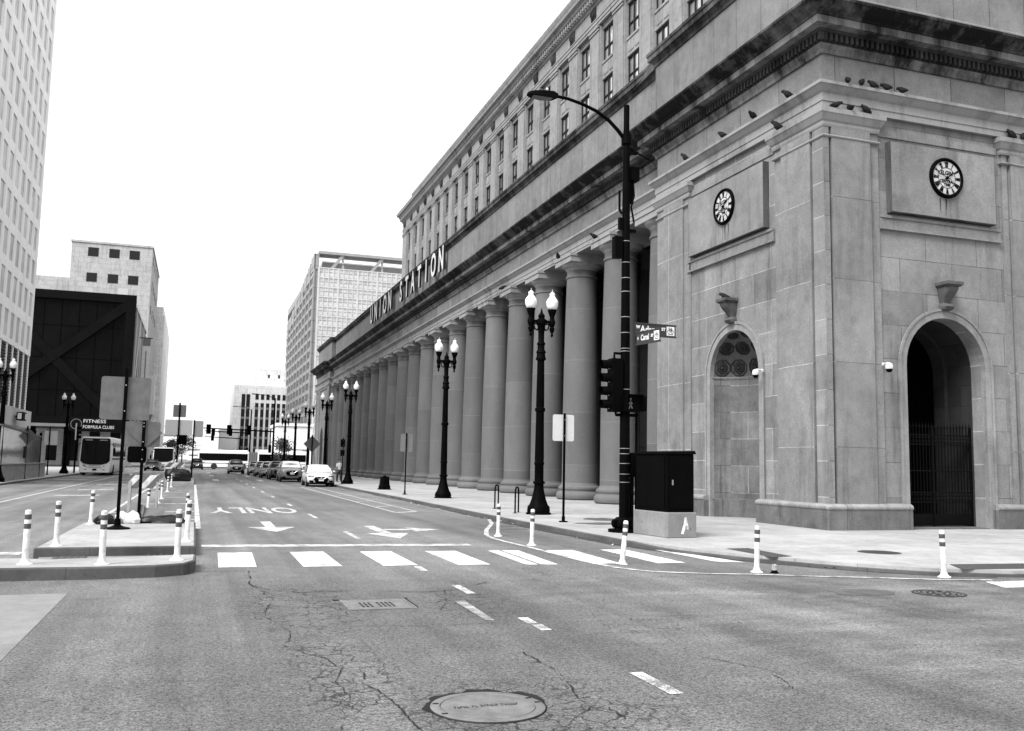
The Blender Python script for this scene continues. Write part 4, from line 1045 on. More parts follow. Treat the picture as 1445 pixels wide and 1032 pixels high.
def post_sign(name, label, cat, x, y, z0, h, plates, r=.03, basew=.0, post='blackmatt', group=None):
    t = thing(name, label, cat, (x, y, z0), 0, group)
    p = MB(); p.box(-r,r,-r*.7,r*.7,0,h); put(p, 'sign_post', M[post], t)
    f = MB()
    if basew: f.lathe([(basew,0),(basew,.03),(basew*.5,.06),(.07,.09),(.06,.22)], n=16)
    else: f.lathe([(.13,0),(.13,.03),(.05,.04),(.05,.16)], n=10)
    put(f, 'post_foot', M['blackmatt'], t)
    for kind, cx, cz, w, hh, mat, dy in plates:
        m = MB()
        if kind == 'r':
            c = .05; pts = [(cx-w/2+c,cz-hh/2),(cx+w/2-c,cz-hh/2),(cx+w/2-c*.3,cz-hh/2+c*.3),(cx+w/2,cz-hh/2+c),(cx+w/2,cz+hh/2-c),(cx+w/2-c*.3,cz+hh/2-c*.3),(cx+w/2-c,cz+hh/2),(cx-w/2+c,cz+hh/2),(cx-w/2+c*.3,cz+hh/2-c*.3),(cx-w/2,cz+hh/2-c),(cx-w/2,cz-hh/2+c),(cx-w/2+c*.3,cz-hh/2+c*.3)]
        else: pts = [(cx,cz-hh/2),(cx+w/2,cz),(cx,cz+hh/2),(cx-w/2,cz)]
        m.extr(pts, lambda a, b, d: (a, d, b), dy, dy+.008)
        put(m, 'sign_plate', M[mat], t)
    bl = MB()
    for kind, cx, cz, w, hh, mat, dy in plates:
        for z in (cz-hh*.3, cz+hh*.3): bl.lathe([(.014,0),(.014,.02),(.004,.024)], n=8, fn=lambda a, b, d: (a, -r*.7-d, z+b))
    put(bl, 'sign_bolt', M['steel'], t)
    return t
post_sign('road_sign', 'big square road sign seen from behind on the island, black post', 'road sign', -1.48,21.54,.17,3.45, [('r',.0,2.80,1.0,.93,'alum',.03)], .035, .26)
tb = post_sign('road_sign', 'road sign post with a diamond over a square plate, seen from behind, beside the rubbish', 'road sign', -1.17,23.55,.17,2.5, [('r',-.03,2.08,.80,.60,'alum',.06),('d',.05,2.12,.74,.74,'alum',.03),('r',-.12,1.60,.42,.38,'blackmatt',.03)], .035, .24)
post_sign('road_sign', 'pale road sign seen from behind beside the double lamp', 'road sign', 10.03,24.6,SWZ,3.1, [('r',-.02,2.68,.66,.76,'palegrey',.03)])
post_sign('road_sign', 'dull grey road sign seen from behind before the colonnade', 'road sign', 10.12,46.0,SWZ,3.1, [('r',.02,2.6,.62,.9,'midgrey',.03)])
post_sign('road_sign', 'diamond road sign behind the white sedan by the far columns', 'road sign', 9.9,84,SWZ,3.9, [('d',0,3.1,1.5,1.5,'alum',.04)], .05)
post_sign('road_sign', 'diamond road sign on a post beside the corrugated shelter', 'road sign', -10.9,70.5,SWZ,3.6, [('d',.0,2.9,1.25,1.25,'alum',.04)], .045)
post_sign('road_sign', 'dark notice on a slim post by the third lamp', 'road sign', 10.0,66.3,SWZ,3.3, [('r',-.02,2.9,.32,.55,'blackmatt',.04),('r',-.02,2.2,.3,.45,'blackmatt',.04)])
post_sign('road_sign', 'white board on two-plate post left of the street lamp, under the black building', 'road sign', -11.6,86,SWZ,4.0, [('r',.1,3.1,1.0,1.2,'palegrey',.04)], .05)
# second island
post_sign('road_sign', 'stack of square signs seen from behind on the far island', 'road sign', -1.2,72,.16,5.6, [('r',0,5.0,.9,.9,'midgrey',.04),('r',0,3.8,1.9,1.1,'palegrey',.05),('r',.25,2.9,.7,.7,'blackmatt',.04)], .06)
post_sign('road_sign', 'slim black post with a small pale plate at the end of the far island', 'road sign', -.15,78,.16,4.6, [('r',.35,3.9,.7,1.3,'palegrey',.05)], .06)

def barricade(name, label, x, y, z, w, group):
    t = thing(name, label, 'barricade', (x, y, z), 0, group)
    b = MB(); b.box(-w/2,w/2,-.02,.02,.92,1.25); bo = put(b, 'barricade_board', M['white'], t)
    s = MB(); n = 2
    for i in range(-1, n):
        x0 = -w/2 + i*w/n + .03; q = [(x0,.92),(x0+w/n*.5,.92),(x0+w/n*.5+.28,1.25),(x0+.28,1.25)]
        c = []
        for k in range(4):                       # clip to the board
            a, d = q[k], q[(k+1)%4]; c.append(a)
        def clip(P, lim, sg):
            out = []
            for k in range(len(P)):
                a, d = P[k], P[(k+1)%len(P)]; ia, ib = sg*(a[0]-lim) <= 0, sg*(d[0]-lim) <= 0
                if ia: out.append(a)
                if ia != ib: tt = (lim-a[0])/(d[0]-a[0]); out.append((lim, a[1]+tt*(d[1]-a[1])))
            return out
        c = clip(clip(c, w/2, 1), -w/2, -1)
        if len(c) > 2: s.extr(c, lambda a, b_, d: (a, d, b_), -.024, -.0205)
    s.build('diagonal_stripe', M['stripe'], None).parent = bo
    for sg in (-1, 1):
        l = MB(); xx = sg*(w/2-.035); l.box(xx-.03,xx+.03,-.06,-.02,0,1.28) if False else l.hexa([(xx-.03,-.28,0),(xx+.03,-.28,0),(xx+.03,-.24,0),(xx-.03,-.24,0)], [(xx-.03,.022,1.28),(xx+.03,.022,1.28),(xx+.03,.06,1.28),(xx-.03,.06,1.28)])
        l.hexa([(xx-.03,.30,0),(xx+.03,.30,0),(xx+.03,.34,0),(xx-.03,.34,0)], [(xx-.03,.062,1.28),(xx+.03,.062,1.28),(xx+.03,.10,1.28),(xx-.03,.10,1.28)])
        put(l, 'barricade_leg', M['steel'], t)
    return t
barricade('barricade', 'striped barricade standing on the near island behind the sign posts', -1.15,24.75,.02,.70,'striped barricades')
barricade('barricade', 'striped barricade standing on the far island', -1.25,67,.16,1.3,'striped barricades')

def rubbish(x, y, z):
    t = thing('bin_bag', 'black rubbish bag slumped flat beside the sign post', 'rubbish bag', (x+.28, y+.15, z))
    m = MB(); m.blob((0,0,.05), .55,.22,.12, 4, .35, flat=-.05, n=16, m=8); put(m, 'bag_body', M['bag'], t, smooth=50)
    m = MB(); m.blob((.42,-.02,.06), .09,.07,.06, 5, .4); put(m, 'bag_knot', M['bag'], t)
    t = thing('paper_sack', 'pale crumpled paper sack lying between the two sign posts', 'sack', (x-.42, y+.05, z))
    m = MB(); m.blob((0,0,.10), .26,.2,.17, 8, .4, flat=-.10, n=14, m=8); put(m, 'sack_body', M['paper'], t, smooth=30)
    m = MB(); m.blob((-.14,-.1,.06), .10,.08,.09, 18, .4, flat=-.06); put(m, 'sack_fold', M['midgrey'], t)
    t = thing('cardboard_scrap', 'torn dark cardboard propped round the foot of the sign post', 'cardboard', (x, y+.2, z))
    m = MB(); m.hexa([(-.42,.05,.12),(-.1,.0,.02),(-.08,.02,.02),(-.40,.07,.12)], [(-.36,.12,.50),(-.05,.05,.40),(-.03,.07,.40),(-.34,.14,.50)]); m.hexa([(-.1,0,.02),(.35,.04,.1),(.35,.06,.1),(-.1,.02,.02)], [(-.08,.1,.36),(.42,.1,.34),(.42,.12,.34),(-.08,.12,.36)]); put(m, 'cardboard_sheet', M['midgrey'], t)
    t = thing('bin_bag', 'small black rubbish bag behind the front sign post', 'rubbish bag', (x-.85, y-.15, z))
    m = MB(); m.blob((0,0,.06), .26,.16,.15, 11, .45, flat=-.06, n=14, m=8); put(m, 'bag_body', M['bag'], t, smooth=40)
rubbish(-1.0, 23.3, .17)
t = thing('bin_bag', 'heap of black bags under the barricade on the far island', 'rubbish bag', (-1.0,66,.16))
m = MB(); m.blob((0,0,.3), .8,.4,.5, 21, .35, flat=-.3, n=14, m=8); put(m, 'bag_body', M['bag'], t)

def make_bollard():
    t = thing('flexible_bollard', 'x', 'bollard', (0,0,0), 0, 'white flexible bollards with two dark bands')
    b = MB(); b.lathe([(.105,0),(.105,.012),(.07,.03),(.055,.06),(.05,.09)], n=16); put(b, 'bollard_foot', M['white'], t, smooth=40)
    p = MB(); p.lathe([(.044,.05),(.044,.73),(.040,.755),(.02,.765)], n=16); po = put(p, 'bollard_tube', M['white'], t, smooth=40)
    for z in (.50, .63):
        s = MB(); s.lathe([(.0455,z),(.0458,z+.002),(.0458,z+.07),(.0455,z+.072)], n=16, caps=False); put(s, 'reflective_band', M['bandgrey'], t, smooth=40)
    return t
bol0 = make_bollard()
BOL = [(-2.18,14.68,.17,'leftmost white bollard on the island nose',0),(-1.17,14.52,.17,'middle white bollard on the island nose, in front of the square sign post',0),(-.17,14.96,.17,'white bollard at the right end of the island nose',0),
 (-2.15,17.57,.17,'white bollard at the front left corner of the island behind the cut-through',0),(-2.15,23.1,.17,'white bollard at the back left of the island',0),(-.06,18.2,.17,'white bollard at the front right corner of the island behind the nose',0),
 (-.12,26.6,0,'white bollard on the hatched paint just behind the island, right side',0),(-1.3,31.3,0,'white bollard between the barricade legs on the hatched paint',0),(-1.2,37.3,0,'white bollard right of the barricade leg on the hatched paint',0),(-1.2,41.3,0,'farthest white bollard but two on the hatched paint',0),(-1.2,50,0,'small distant white bollard on the hatching before the far island',0),(-1.2,58,0,'most distant white bollard on the hatching, touching the far island',0),
 (6.92,21.06,0,'white bollard inside the painted curve in front of the bike racks',0),(6.87,18.61,0,'white bollard inside the painted curve in front of the double lamp',0),(7.16,14.82,0,'scuffed white bollard leaning to the right on the crosswalk',1),(8.91,13.35,0,'white bollard on the corner line in front of the pavilion corner',0),(11.7,12.19,0,'white bollard at the kerb in front of the gated arch',0)]
for i, (x, y, z, l, tilt) in enumerate(BOL):
    o = bol0 if i == 0 else dup(bol0)
    o.location = (x, y, z); o['label'] = l
    if tilt: o.rotation_euler = (R(-3), R(7), 0)
    elif i: o.rotation_euler = (R(rnd.uniform(-1.5,1.5)), R(rnd.uniform(-1.5,1.5)), rnd.uniform(0,6))
t = thing('bollard_stump', 'broken-off stump of a white bollard beside the corner line', 'bollard stump', (9.15,13.2,0))
m = MB(); m.lathe([(.07,0),(.07,.01),(.05,.03),(.045,.05)], n=12); put(m, 'stump_foot', M['black'], t)
m = MB(); m.lathe([(.044,.04),(.044,.13),(.03,.145),(.02,.12)], n=12); put(m, 'stump_tube', M['wornpaint'], t)

def rack(x, y, label):
    t = thing('bike_rack', label, 'bike rack', (x, y, SWZ), R(62), 'inverted U bike racks')
    m = MB(); w, h = .36, .84; pts = [(-w,0,0),(-w,0,h-.2)]+[(-w+.2-.2*math.cos(a), 0, h-.2+.2*math.sin(a)) for a in [R(22.5*i) for i in range(1,5)]]+[(w-.2+.2*math.sin(a), 0, h-.2+.2*math.cos(a)) for a in [R(22.5*i) for i in range(0,4)]]+[(w,0,h-.2),(w,0,0)]
    m.tube(pts, .028, 10); put(m, 'rack_hoop', M['blackmatt'], t, smooth=60)
    for sg in (-1, 1):
        f = MB(); f.lathe([(.085,0),(.085,.012),(.03,.016)], (sg*w,0,0), 12); put(f, 'rack_foot', M['blackmatt'], t)
rack(10.53, 32.3, 'black hoop bike rack on the left, farther from the lamp'); rack(10.3, 29.4, 'black hoop bike rack on the right, closer to the lamp')

# covers in the ground
def covers():
    t = thing('manhole_cover', 'round iron manhole cover with raised lettering in the foreground road', 'manhole cover', (2.04,6.36,0))
    ring = MB(); ring.lathe([(.40,.0),(.405,.012),(.385,.016),(.34,.014),(.335,.004)], n=48); put(ring, 'cover_frame', M['castiron'], t, smooth=30)
    lid = MB(); lid.lathe([(.333,.001),(.33,.013),(.02,.015)], n=48); lo = put(lid, 'cover_lid', M['castiron'], t, smooth=30)
    tx = MB(); qq = random.Random(9)                                # worn raised letters, no longer readable
    for i in range(22):
        x = -.235+i*.0215
        if i in (5, 8, 15): continue
        tx.box(x-.008,x-.003,-.028+qq.uniform(0,.015),.028-qq.uniform(0,.015),.0145,.0175)
        tx.box(x-.002,x+.006,*( (.014,.026) if qq.random() < .5 else (-.026,-.012)),.0145,.0172)
        if qq.random() < .6: tx.box(x-.002,x+.005,-.006,.004,.0145,.0172)
    tx.build('raised_lettering', M['darkcast'], None).parent = lo
    nt_ = MB()
    for a in (2.75, 3.5, .35, .0): nt_.box(.37*math.cos(a)-.02,.37*math.cos(a)+.02,.37*math.sin(a)-.012,.37*math.sin(a)+.012,.0165,.018)
    nt_.build('lid_notch', M['crack'], None).parent = lo
    # broken asphalt lip around it
    q = random.Random(5); m = MB(); pts0, pts1 = [], []
    for i in range(40):
        a = 2*math.pi*i/40; k = 1.0 if math.sin(a) > .1 else .55
        pts0.append((2.04+.405*math.cos(a), 6.36+.405*math.sin(a))); rr = .43+.10*k*q.random(); rr = .408+(rr-.408)*max(.08, min(1, .35+math.sin(a)*1.1)); pts1.append((2.04+rr*math.cos(a), 6.36+rr*math.sin(a)))
    for i in range(40):
        j = (i+1) % 40; m.sheet([pts0[i],pts0[j],pts1[j],pts1[i]], .006)
    struct(m.build('road_crack', M['crack'], recalc=False))
    t = thing('drain_cover', 'square iron drain cover with a slotted middle in the left lane', 'drain cover', (2.17,11.18,0))
    f = MB(); f.box(-.40,.40,-.40,-.37,0,.012); f.box(-.40,.40,.37,.40,0,.012); f.box(-.40,-.37,-.37,.37,0,.012); f.box(.37,.40,-.37,.37,0,.012); put(f, 'drain_frame', M['castiron'], t)
    p = MB(); p.box(-.365,.365,-.365,.365,0,.009); put(p, 'drain_plate', M['castiron'], t)
    s = MB()
    for i in range(8):
        for j in range(3):
            if i in (3,): continue
            x = -.2+i*.052; y = -.18+j*.13; s.box(x-.014,x+.014,y-.05,y+.05,.0092,.0105)
    put(s, 'drain_slot', M['crack'], t)
    c = MB(); q = [(-.46,.41),(.46,.41),(.44,-.2),(.405,-.2),(.405,.41-.004)]
    c.box(-.47,.45,.402,.44,0,.0085); c.box(.402,.43,-.3,.40,0,.0085); struct(c.build('road_crack', M['crack'], None)).location = (2.17,11.18,0)
    t = thing('manhole_cover', 'dark round manhole cover with ring pattern in the road right of the corner', 'manhole cover', (10.05,10.58,0))
    f = MB(); f.lathe([(.36,0),(.36,.01),(.33,.012),(.325,.004)], n=40); put(f, 'cover_frame', M['darkcast'], t)
    l = MB(); l.lathe([(.32,.001),(.32,.008),(.01,.009)], n=40); lo = put(l, 'cover_lid', M['castiron'], t)
    r = MB()
    for r0, r1 in ((.06,.10),(.14,.18),(.22,.25),(.28,.30)):
        for i in range(12):
            a0, a1 = 2*math.pi*(i+.12)/12, 2*math.pi*(i+.88)/12
            r.sheet([(r0*math.cos(a0),r0*math.sin(a0)),(r1*math.cos(a0),r1*math.sin(a0)),(r1*math.cos(a1),r1*math.sin(a1)),(r0*math.cos(a1),r0*math.sin(a1))], .0125)
    r.build('lid_pattern', M['crack'], None, recalc=False).parent = lo
    t = thing('pavement_cover', 'dark oval-looking round cover set in the pavement before the arch', 'utility cover', (12.98,15.2,SWZ))
    f = MB(); f.lathe([(.40,0),(.40,.008),(.01,.01)], n=32); put(f, 'cover_lid', M['darkcast'], t)
    f = MB(); f.lathe([(.42,0),(.42,.005),(.40,.006)], n=32); put(f, 'cover_frame', M['castiron'], t)
    # dark patches on the pavement and the road
    s = MB()
    for (cx, cy, a, b, sd) in ((11.8,25.8,.55,.8,1),(10.9,23.9,.7,.5,2),(8.2,24.6,.5,.35,3),(7.9,23.4,.6,.3,4),(9.0,10.9,.5,.3,5)):
        q = random.Random(sd); pts = [(cx+a*(1+q.uniform(-.2,.2))*math.cos(k*.35), cy+b*(1+q.uniform(-.2,.2))*math.sin(k*.35)) for k in range(18)]
        s.sheet(pts, SWZ+.004 if cx > 10.5 else .004)
    struct(s.build('ground_patch', M['blotch'], recalc=False))
def dark_patch_mat():
    n = N('dark_patch'); p = n.pos()
    return n.fin(n.mul(n.ramp(n.noise(p, 5, 5, .7), .3, .7, .6, 1.4), .075), .7, .4)
M['blotch'] = dark_patch_mat()
covers()

# ------------------------------------------------------------------ buildings across and beyond
def white_tower():
    t = thing('office_tower', 'white concrete tower with close vertical fins and slot windows at the left edge', 'tower', (-15, 62, SWZ))
    X, Y0, bay, nb, zb, fh, nf = -15.0, 58.9, 2.643, 14, 11.0, 3.1, 17
    Y1 = Y0+bay*nb
    w = MB(); w.box(-45,X-.5,Y0,Y1,.1,zb+fh*nf+2); w.build('tower_core', M['towerwhite'], t)
    f = MB()
    for i in range(nb+1):
        y = Y0+bay*i
        f.hexa([(X-.5,y-.40,zb-.02),(X-.5,y+.40,zb-.02),(X-.12,y+.26,zb-.02),(X-.12,y-.26,zb-.02)], [(X-.5,y-.40,zb+fh*nf+2),(X-.5,y+.40,zb+fh*nf+2),(X-.12,y+.26,zb+fh*nf+2),(X-.12,y-.26,zb+fh*nf+2)])
        f.box(X-.35,X-.18,y-.2,y+.2,5.8,zb-.03)
    for i in range(nb):
        y = Y0+bay*(i+.5)
        for k in range(nf+1): f.box(X-.495,X-.19,y-1.0,y+1.0,zb+fh*k-.45+(0 if k else .43),zb+fh*k+.45)
    f.build('concrete_fins', M['towerwhite'], t)
    lv = MB()
    for i in range(nb):
        y = Y0+bay*(i+.5); lv.box(X-.38,X-.30,y-1.11,y+1.11,5.9,zb-.05)
        for k in range(20): lv.box(X-.30,X-.22,y-1.1,y+1.1,6.0+k*.25,6.08+k*.25)
    lv.build('louvre_panel', M['louvre'], t)
    b = MB(); b.box(X-.6,X+.35,Y0-1,Y1+.2,4.2,5.75); b.build('podium_band', M['palegrey'], t)
    g = MB(); g.box(X-1.2,X-1.0,Y0,Y1,.1,4.2)
    for i in range(nb*2): g.box(X-1.0,X-.9,Y0+bay*.5*i-.06,Y0+bay*.5*i+.06,.1,4.2)
    g.build('lobby_glazing', M['frame'], t)
    wn = MB(); wn.box(-.03,.03,-1.0,1.0,0,2.2)
    wo = wn.build('window', M['towerglass'], None); first = True
    rest = MB()
    for i in range(nb):
        for k in range(nf):
            if i < 6 or k > 11: rest.box(X-.39,X-.33,Y0+bay*(i+.5)-.95,Y0+bay*(i+.5)+.95,zb+fh*k+.455,zb+fh*k+2.645); continue
            o = wo if first else wo.copy()
            if not first: col.objects.link(o)
            first = False; o.parent = t; o.location = (X-.29+15, Y0+bay*(i+.5)-62, zb+fh*k+.455-.1)
    tag(rest.build('window', M['towerglass'], t), kind='stuff')
white_tower()

def black_building():
    t = thing('braced_building', 'black cube building with a big X brace on its front and white framed side', 'building', (-18, 170, SWZ))
    x0, x1, y0, y1, z0, z1 = -34, -10.9, 170, 216, 7.2, 29.6
    b = MB(); b.box(x0,x1-.6,y0+.6,y1,z0,z1-.3); b.build('black_cladding', M['blackclad'], t)
    f = MB()
    def bar(p, q, w, d0, d1, side=False):
        a, c = Vector(p), Vector(q); d = (c-a).normalized(); n = Vector((-d.y, d.x))*w/2
        P = [a+n, a-n, c-n, c+n]
        fn = (lambda u, z, dd: (u, y0+dd, z)) if not side else (lambda u, z, dd: (x1-dd, u, z))
        f.extr([(p_.x, p_.y) for p_ in P], fn, d0, d1)
    bar((x0,z1-.7),(x1,z1-.7),1.4,0,.61); bar((x0,z0+.6),(x1,z0+.6),1.2,0,.61); bar((x1-.8,z0+1.2),(x1-.8,z1-1.4),1.6,0,.61)
    bar((x1-1.2,z1-1.6),(-29.5,z0+6.0),1.5,.05,.60); bar((-30.5,25.5),(-13.5,z0+1.0),1.5,.12,.60)
    f.build('black_frame', M['blacksteel'], t)
    m = MB()
    for i in range(8): m.box(x0+.7+2.7*i-.05,x0+.7+2.7*i+.05,y0+.54,y0+.6,z0+1.2,z1-1.4)
    for k in range(1, 4): m.box(x0,x1-1.6,y0+.55,y0+.61,z0+5.5*k-.05,z0+5.5*k+.05)
    m.build('cladding_joint', M['black'], t)
    f = MB()
    for k in range(4):
        ya, yb = y0+1+k*11.3, y0+1+(k+1)*11.3
        bar((ya+.3,z0+1),(ya+.3,z1-.5),.5,.44,.6,True); bar((ya,z0+1.5) if k % 2 else (ya,z1-1.5),(yb,z1-1.5) if k % 2 else (yb,z0+1.5),.55,.46,.6,True)
    bar((y0+.8,z1-.5),(y1,z1-.5),.6,.42,.6,True); bar((y0+.8,z0+.6),(y1,z0+.6),.6,.42,.6,True)
    f.build('white_side_frame', M['palegrey'], t)
    s = MB(); s.box(x0,x1,y0-.2,y1,6.6,7.1); s.build('soffit', M['midgrey'], t)
    c = MB(); c.box(-19.8,-11.4,y0-3.2,y0+1,5.9,8.2); co = c.build('canopy', M['blacksteel'], t)
    tx = text_mb('FITNESS', .80, lambda a, b_, d: (-17.7+a, y0-3.23+d, 7.5+b_), 0, 'LEFT', 1.25); tx.build('canopy_lettering', M['letter'], None, recalc=False, loc=None).parent = co
    col.objects[-1]
    tx = text_mb('FORMULA CLUBS', .72, lambda a, b_, d: (-17.7+a, y0-3.23+d, 6.55+b_), 0, 'LEFT', .86); tx.build('canopy_lettering', M['letter'], None, recalc=False).parent = co
    rg = MB()
    for i in range(24):
        a0, a1 = 2*math.pi*i/24, 2*math.pi*(i+1)/24
        rg.add([(-18.7+r*math.cos(a), y0-3.24, 7.0+r*math.sin(a)) for r, a in ((.78,a0),(.86,a0),(.86,a1),(.78,a1))], [(0,1,2,3)])
    rg.build('canopy_roundel', M['midgrey'], None, recalc=False).parent = co
    for o in co.children: o.location = -(Vector(co.location)+Vector(t.location))
    w = MB(); w.box(x0,-10.9,y0+14,y0+14.4,.1,6.6); 
    for i in range(6): w.box(x0+3.5*i,x0+3.5*i+1.7,y0+13.8,y0+14,.1,6.6)
    w.build('entrance_wall', M['palestone'], t)
    g = MB()
    for i in range(6): g.box(x0+3.5*i+1.72,x0+3.5*i+3.48,y0+13.9,y0+13.98,.9,6.2); 
    g.build('entrance_glazing', M['frame'], t)
    p = MB()
    for x in (-32,-26.5,-21): p.box(x,x+1.1,y0+1,y0+2.1,.1,6.6)
    p.build('support_post', M['blackmatt'], t)
    h = MB(); h.box(-14.3,-12.6,y0+3,y0+5,z1-.3,z1+1.6); h.box(-15.3,-14.8,y0+3,y0+4,z1-.3,z1+.7); h.build('roof_plant', M['palegrey'], t)
    bn = thing('banner', 'narrow white vertical banner hung off the side of the black building', 'banner', (-10.3,185,12))
    q = MB(); q.box(0,1.35,-.03,.03,2.0,10.6); put(q, 'banner_cloth', M['white'], bn); q = MB(); q.box(0,1.35,-.035,.035,10.6,12.0); put(q, 'banner_head', M['midgrey'], bn)
    q = MB(); q.tube([(-.6,0,12.1),(1.7,0,12.1)], .09, 6); q.tube([(-.6,0,1.9),(1.5,0,1.9)], .09, 6); put(q, 'banner_arm', M['blackmatt'], bn)
    q = MB(); q.lathe([(.5,-.05),(.5,.05)], n=16, fn=lambda x, y, z: (.68+x, -.032+z*.2, 2.9+y)); q.box(.55,.75,-.045,-.031,4.2,9.6); put(q, 'banner_emblem', M['midgrey'], bn)
    wb = thing('wall_box', 'white box with a dark underside hung on the side wall behind the sign posts', 'box', (-10.8,196,8))
    q = MB(); q.box(.05,2.6,-.7,.7,2.2,10.0); put(q, 'box_body', M['white'], wb); q = MB(); q.hexa([(.3,-.5,.2),(1.9,-.5,.2),(1.9,.5,.2),(.3,.5,.2)], [(.05,-.69,2.19),(2.5,-.69,2.19),(2.5,.69,2.19),(.05,.69,2.19)]); put(q, 'box_underside', M['midgrey'], wb)
black_building()

def window_block(name, label, cat, x0, x1, y0, y1, h, mat, rows, xs, ww, wh, steps=(), group=None, side_ys=(), side_x=None, winmat='frame', setback=.15):
    """far block: front (toward the camera) windows at xs, street-side windows at side_ys"""
    t = thing(name, label, cat, ((x0+x1)/2, y0, SWZ), 0, group)
    b = MB(); b.box(x0,x1,y0,y1,.1,h)
    b.sweep([(x0,y1),(x0,y0),(x1,y0),(x1,y1)][::-1] if False else [(x0,y1),(x0,y0),(x1,y0),(x1,y1)], [(-.2,h-.02),(.25,h-.02),(.25,h+.6),(-.2,h+.6)])
    b.build('wall', M[mat], t)
    for (a, c, d, e, z0, z1) in steps:
        s = MB(); s.box(a,c,d,e,z0,z1); s.build('upper_storey', M[mat], t)
    w = MB(); w.box(-ww/2,ww/2,-.06,.05,0,wh); f = MB()
    base = None
    for z in rows:
        for x in xs:
            if base is None: base = w.build('window', M[winmat], None); o = base
            else: o = base.copy(); col.objects.link(o)
            o.parent = t; o.location = (x-(x0+x1)/2, -.02, z-.1)
        for y in side_ys:
            o = base.copy(); col.objects.link(o); o.parent = t; o.rotation_euler = (0,0,R(90)); o.location = ((side_x if side_x is not None else x1)-(x0+x1)/2, y-y0, z-.1)
    return t
window_block('stone_block', 'pale limestone block with two rows of small square windows rising behind the black building', 'building', -38.2,-15.5,300,350,66, 'bldstone',
    (62.0, 54.2, 46.5), (-32.2,-26.3,-20.6), 2.9, 2.7, [(-60,-38.3,302,350,.1,55.3),(-35.5,-18.5,305,345,66,66.9)], side_ys=(308,318,328,338))
sm = MB()
t = thing('stone_block', 'lower pale building with a plain flank beyond the limestone block, down the left kerb', 'building', (-13,352,SWZ))
b = MB(); b.box(-34,-12.9,352,420,.1,53); put(b, 'wall', M['palestone'], t).location = -Vector((-13,352,SWZ)); 
b = MB(); b.box(-34,-13.4,352.5,420,53,56); put(b, 'roof_parapet', M['palestone'], t).location = -Vector((-13,352,SWZ))

def office_slab():
    """glass fronted tower beyond the station"""
    S = 300/160.
    x0, x1, y0, y1, h = 34.0, 92, 300, 392, 66.5
    t = thing('glass_tower', 'tall office tower with a pale glass front and gridded masonry flank beyond the station', 'tower', ((x0+x1)/2, y0, SWZ))
    nf, fh = 18, 3.6
    b = MB(); b.box(x0,x1,y0+.4,y1,.1,h-2); b.build('flank_wall', M['brick'], t)
    g = MB(); g.box(x0+1.2,x1,y0+.1,y0+.39,7,h-2); g.build('glass_front', M['palegl'], t)
    m = MB()
    for k in range(nf+1):
        z = 7+k*(h-9)/nf; m.box(x0+1.2,x1,y0-.12,y0+.1,z-.16,z+.16); m.box(x0+1.2,x1,y0-.06,y0+.1,z+1.9,z+2.02)
    x = x0+1.2
    i = 0
    while x < x1: w = .12 if i % 4 else .3; m.box(x-w,x+w,y0-.10,y0+.1,7,h-2); x += 1.6; i += 1
    m.build('mullion_grid', M['palegrey'], t)
    sh = MB()
    for k in range(nf): z = 7+k*(h-9)/nf; sh.box(x0+2,x1,y0+.06,y0+.099,z+.5,z+1.5)
    sh.build('interior_blind', M['palegrey'], t)
    fr = MB(); fr.box(x0+1.0,x1,y0-.3,y0+6,h+2.6,h+3.5)
    for x in (x0+9, x0+22, x0+36, x0+50): fr.hexa([(x-4.2,y0,h-2),(x-3.0,y0,h-2),(x-3.0,y0+1.2,h-2),(x-4.2,y0+1.2,h-2)], [(x-.6,y0,h+2.8),(x+.6,y0,h+2.8),(x+.6,y0+1.2,h+2.8),(x-.6,y0+1.2,h+2.8)]); fr.box(x-.35,x+.35,y0+.2,y0+.9,h-2,h+2.6)
    fr.build('roof_frame', M['framegrey'], t)
    r = MB(); r.box(x0+3,x1,y0+6,y0+40,h-2,h+1.5); r.build('roof_storey', M['palegrey'], t)
    # flank: stepped top, one bay lower toward the back
    nb, bw = 9, 10.2
    ms = MB()
    for i in range(nb):
        ya = y0+i*bw; ht = h+2.5-i*1.4
        ms.box(x0-.5,x0,ya+.02,ya+.9,.1,ht); ms.box(x0-.25,x0+1.2,ya+.02,ya+bw-.02,h-2.5-i*1.4,ht)
        for k in range(17): ms.box(x0-.32,x0,ya+.9,ya+bw,7+k*3.5+2.3,7+k*3.5+3.5) if 7+k*3.5+3.5 < ht else None
        for q in (.33,.66): ms.box(x0-.26,x0,ya+bw*q,ya+bw*q+.7,7,ht-3)
    ms.build('flank_piers', M['brick'], t)
    w = MB(); w.box(-.06,.06,-4.4,4.4,0,2.25); wo = w.build('window', M['frame'], None); n = 0
    for i in range(nb):
        for k in range(16):
            if n >= 99: break
            if k < 4 or k > 14: continue
            o = wo if n == 0 else wo.copy()
            if n: col.objects.link(o)
            n += 1; o.parent = t; o.location = (x0-.04-(x0+x1)/2, i*bw+bw/2+.4, 7+k*3.5-.1)
    rest = MB()
    for i in range(nb):
        for k in (0,1,2,3,15): rest.box(x0-.08,x0+.02,y0+i*bw+1.1,y0+i*bw+bw-.1,7+k*3.5,9.25+k*3.5)
    tag(rest.build('window', M['frame'], t), kind='stuff')
    c = MB(); c.box(x0-4,x1,y0-3,y1,5.6,6.4); c.build('street_canopy', M['palegrey'], t)
    lo = MB(); lo.box(x0+1,x1,y0+1,y1,.1,5.5); lo.build('ground_storey', M['midgrey'], t)
office_slab()

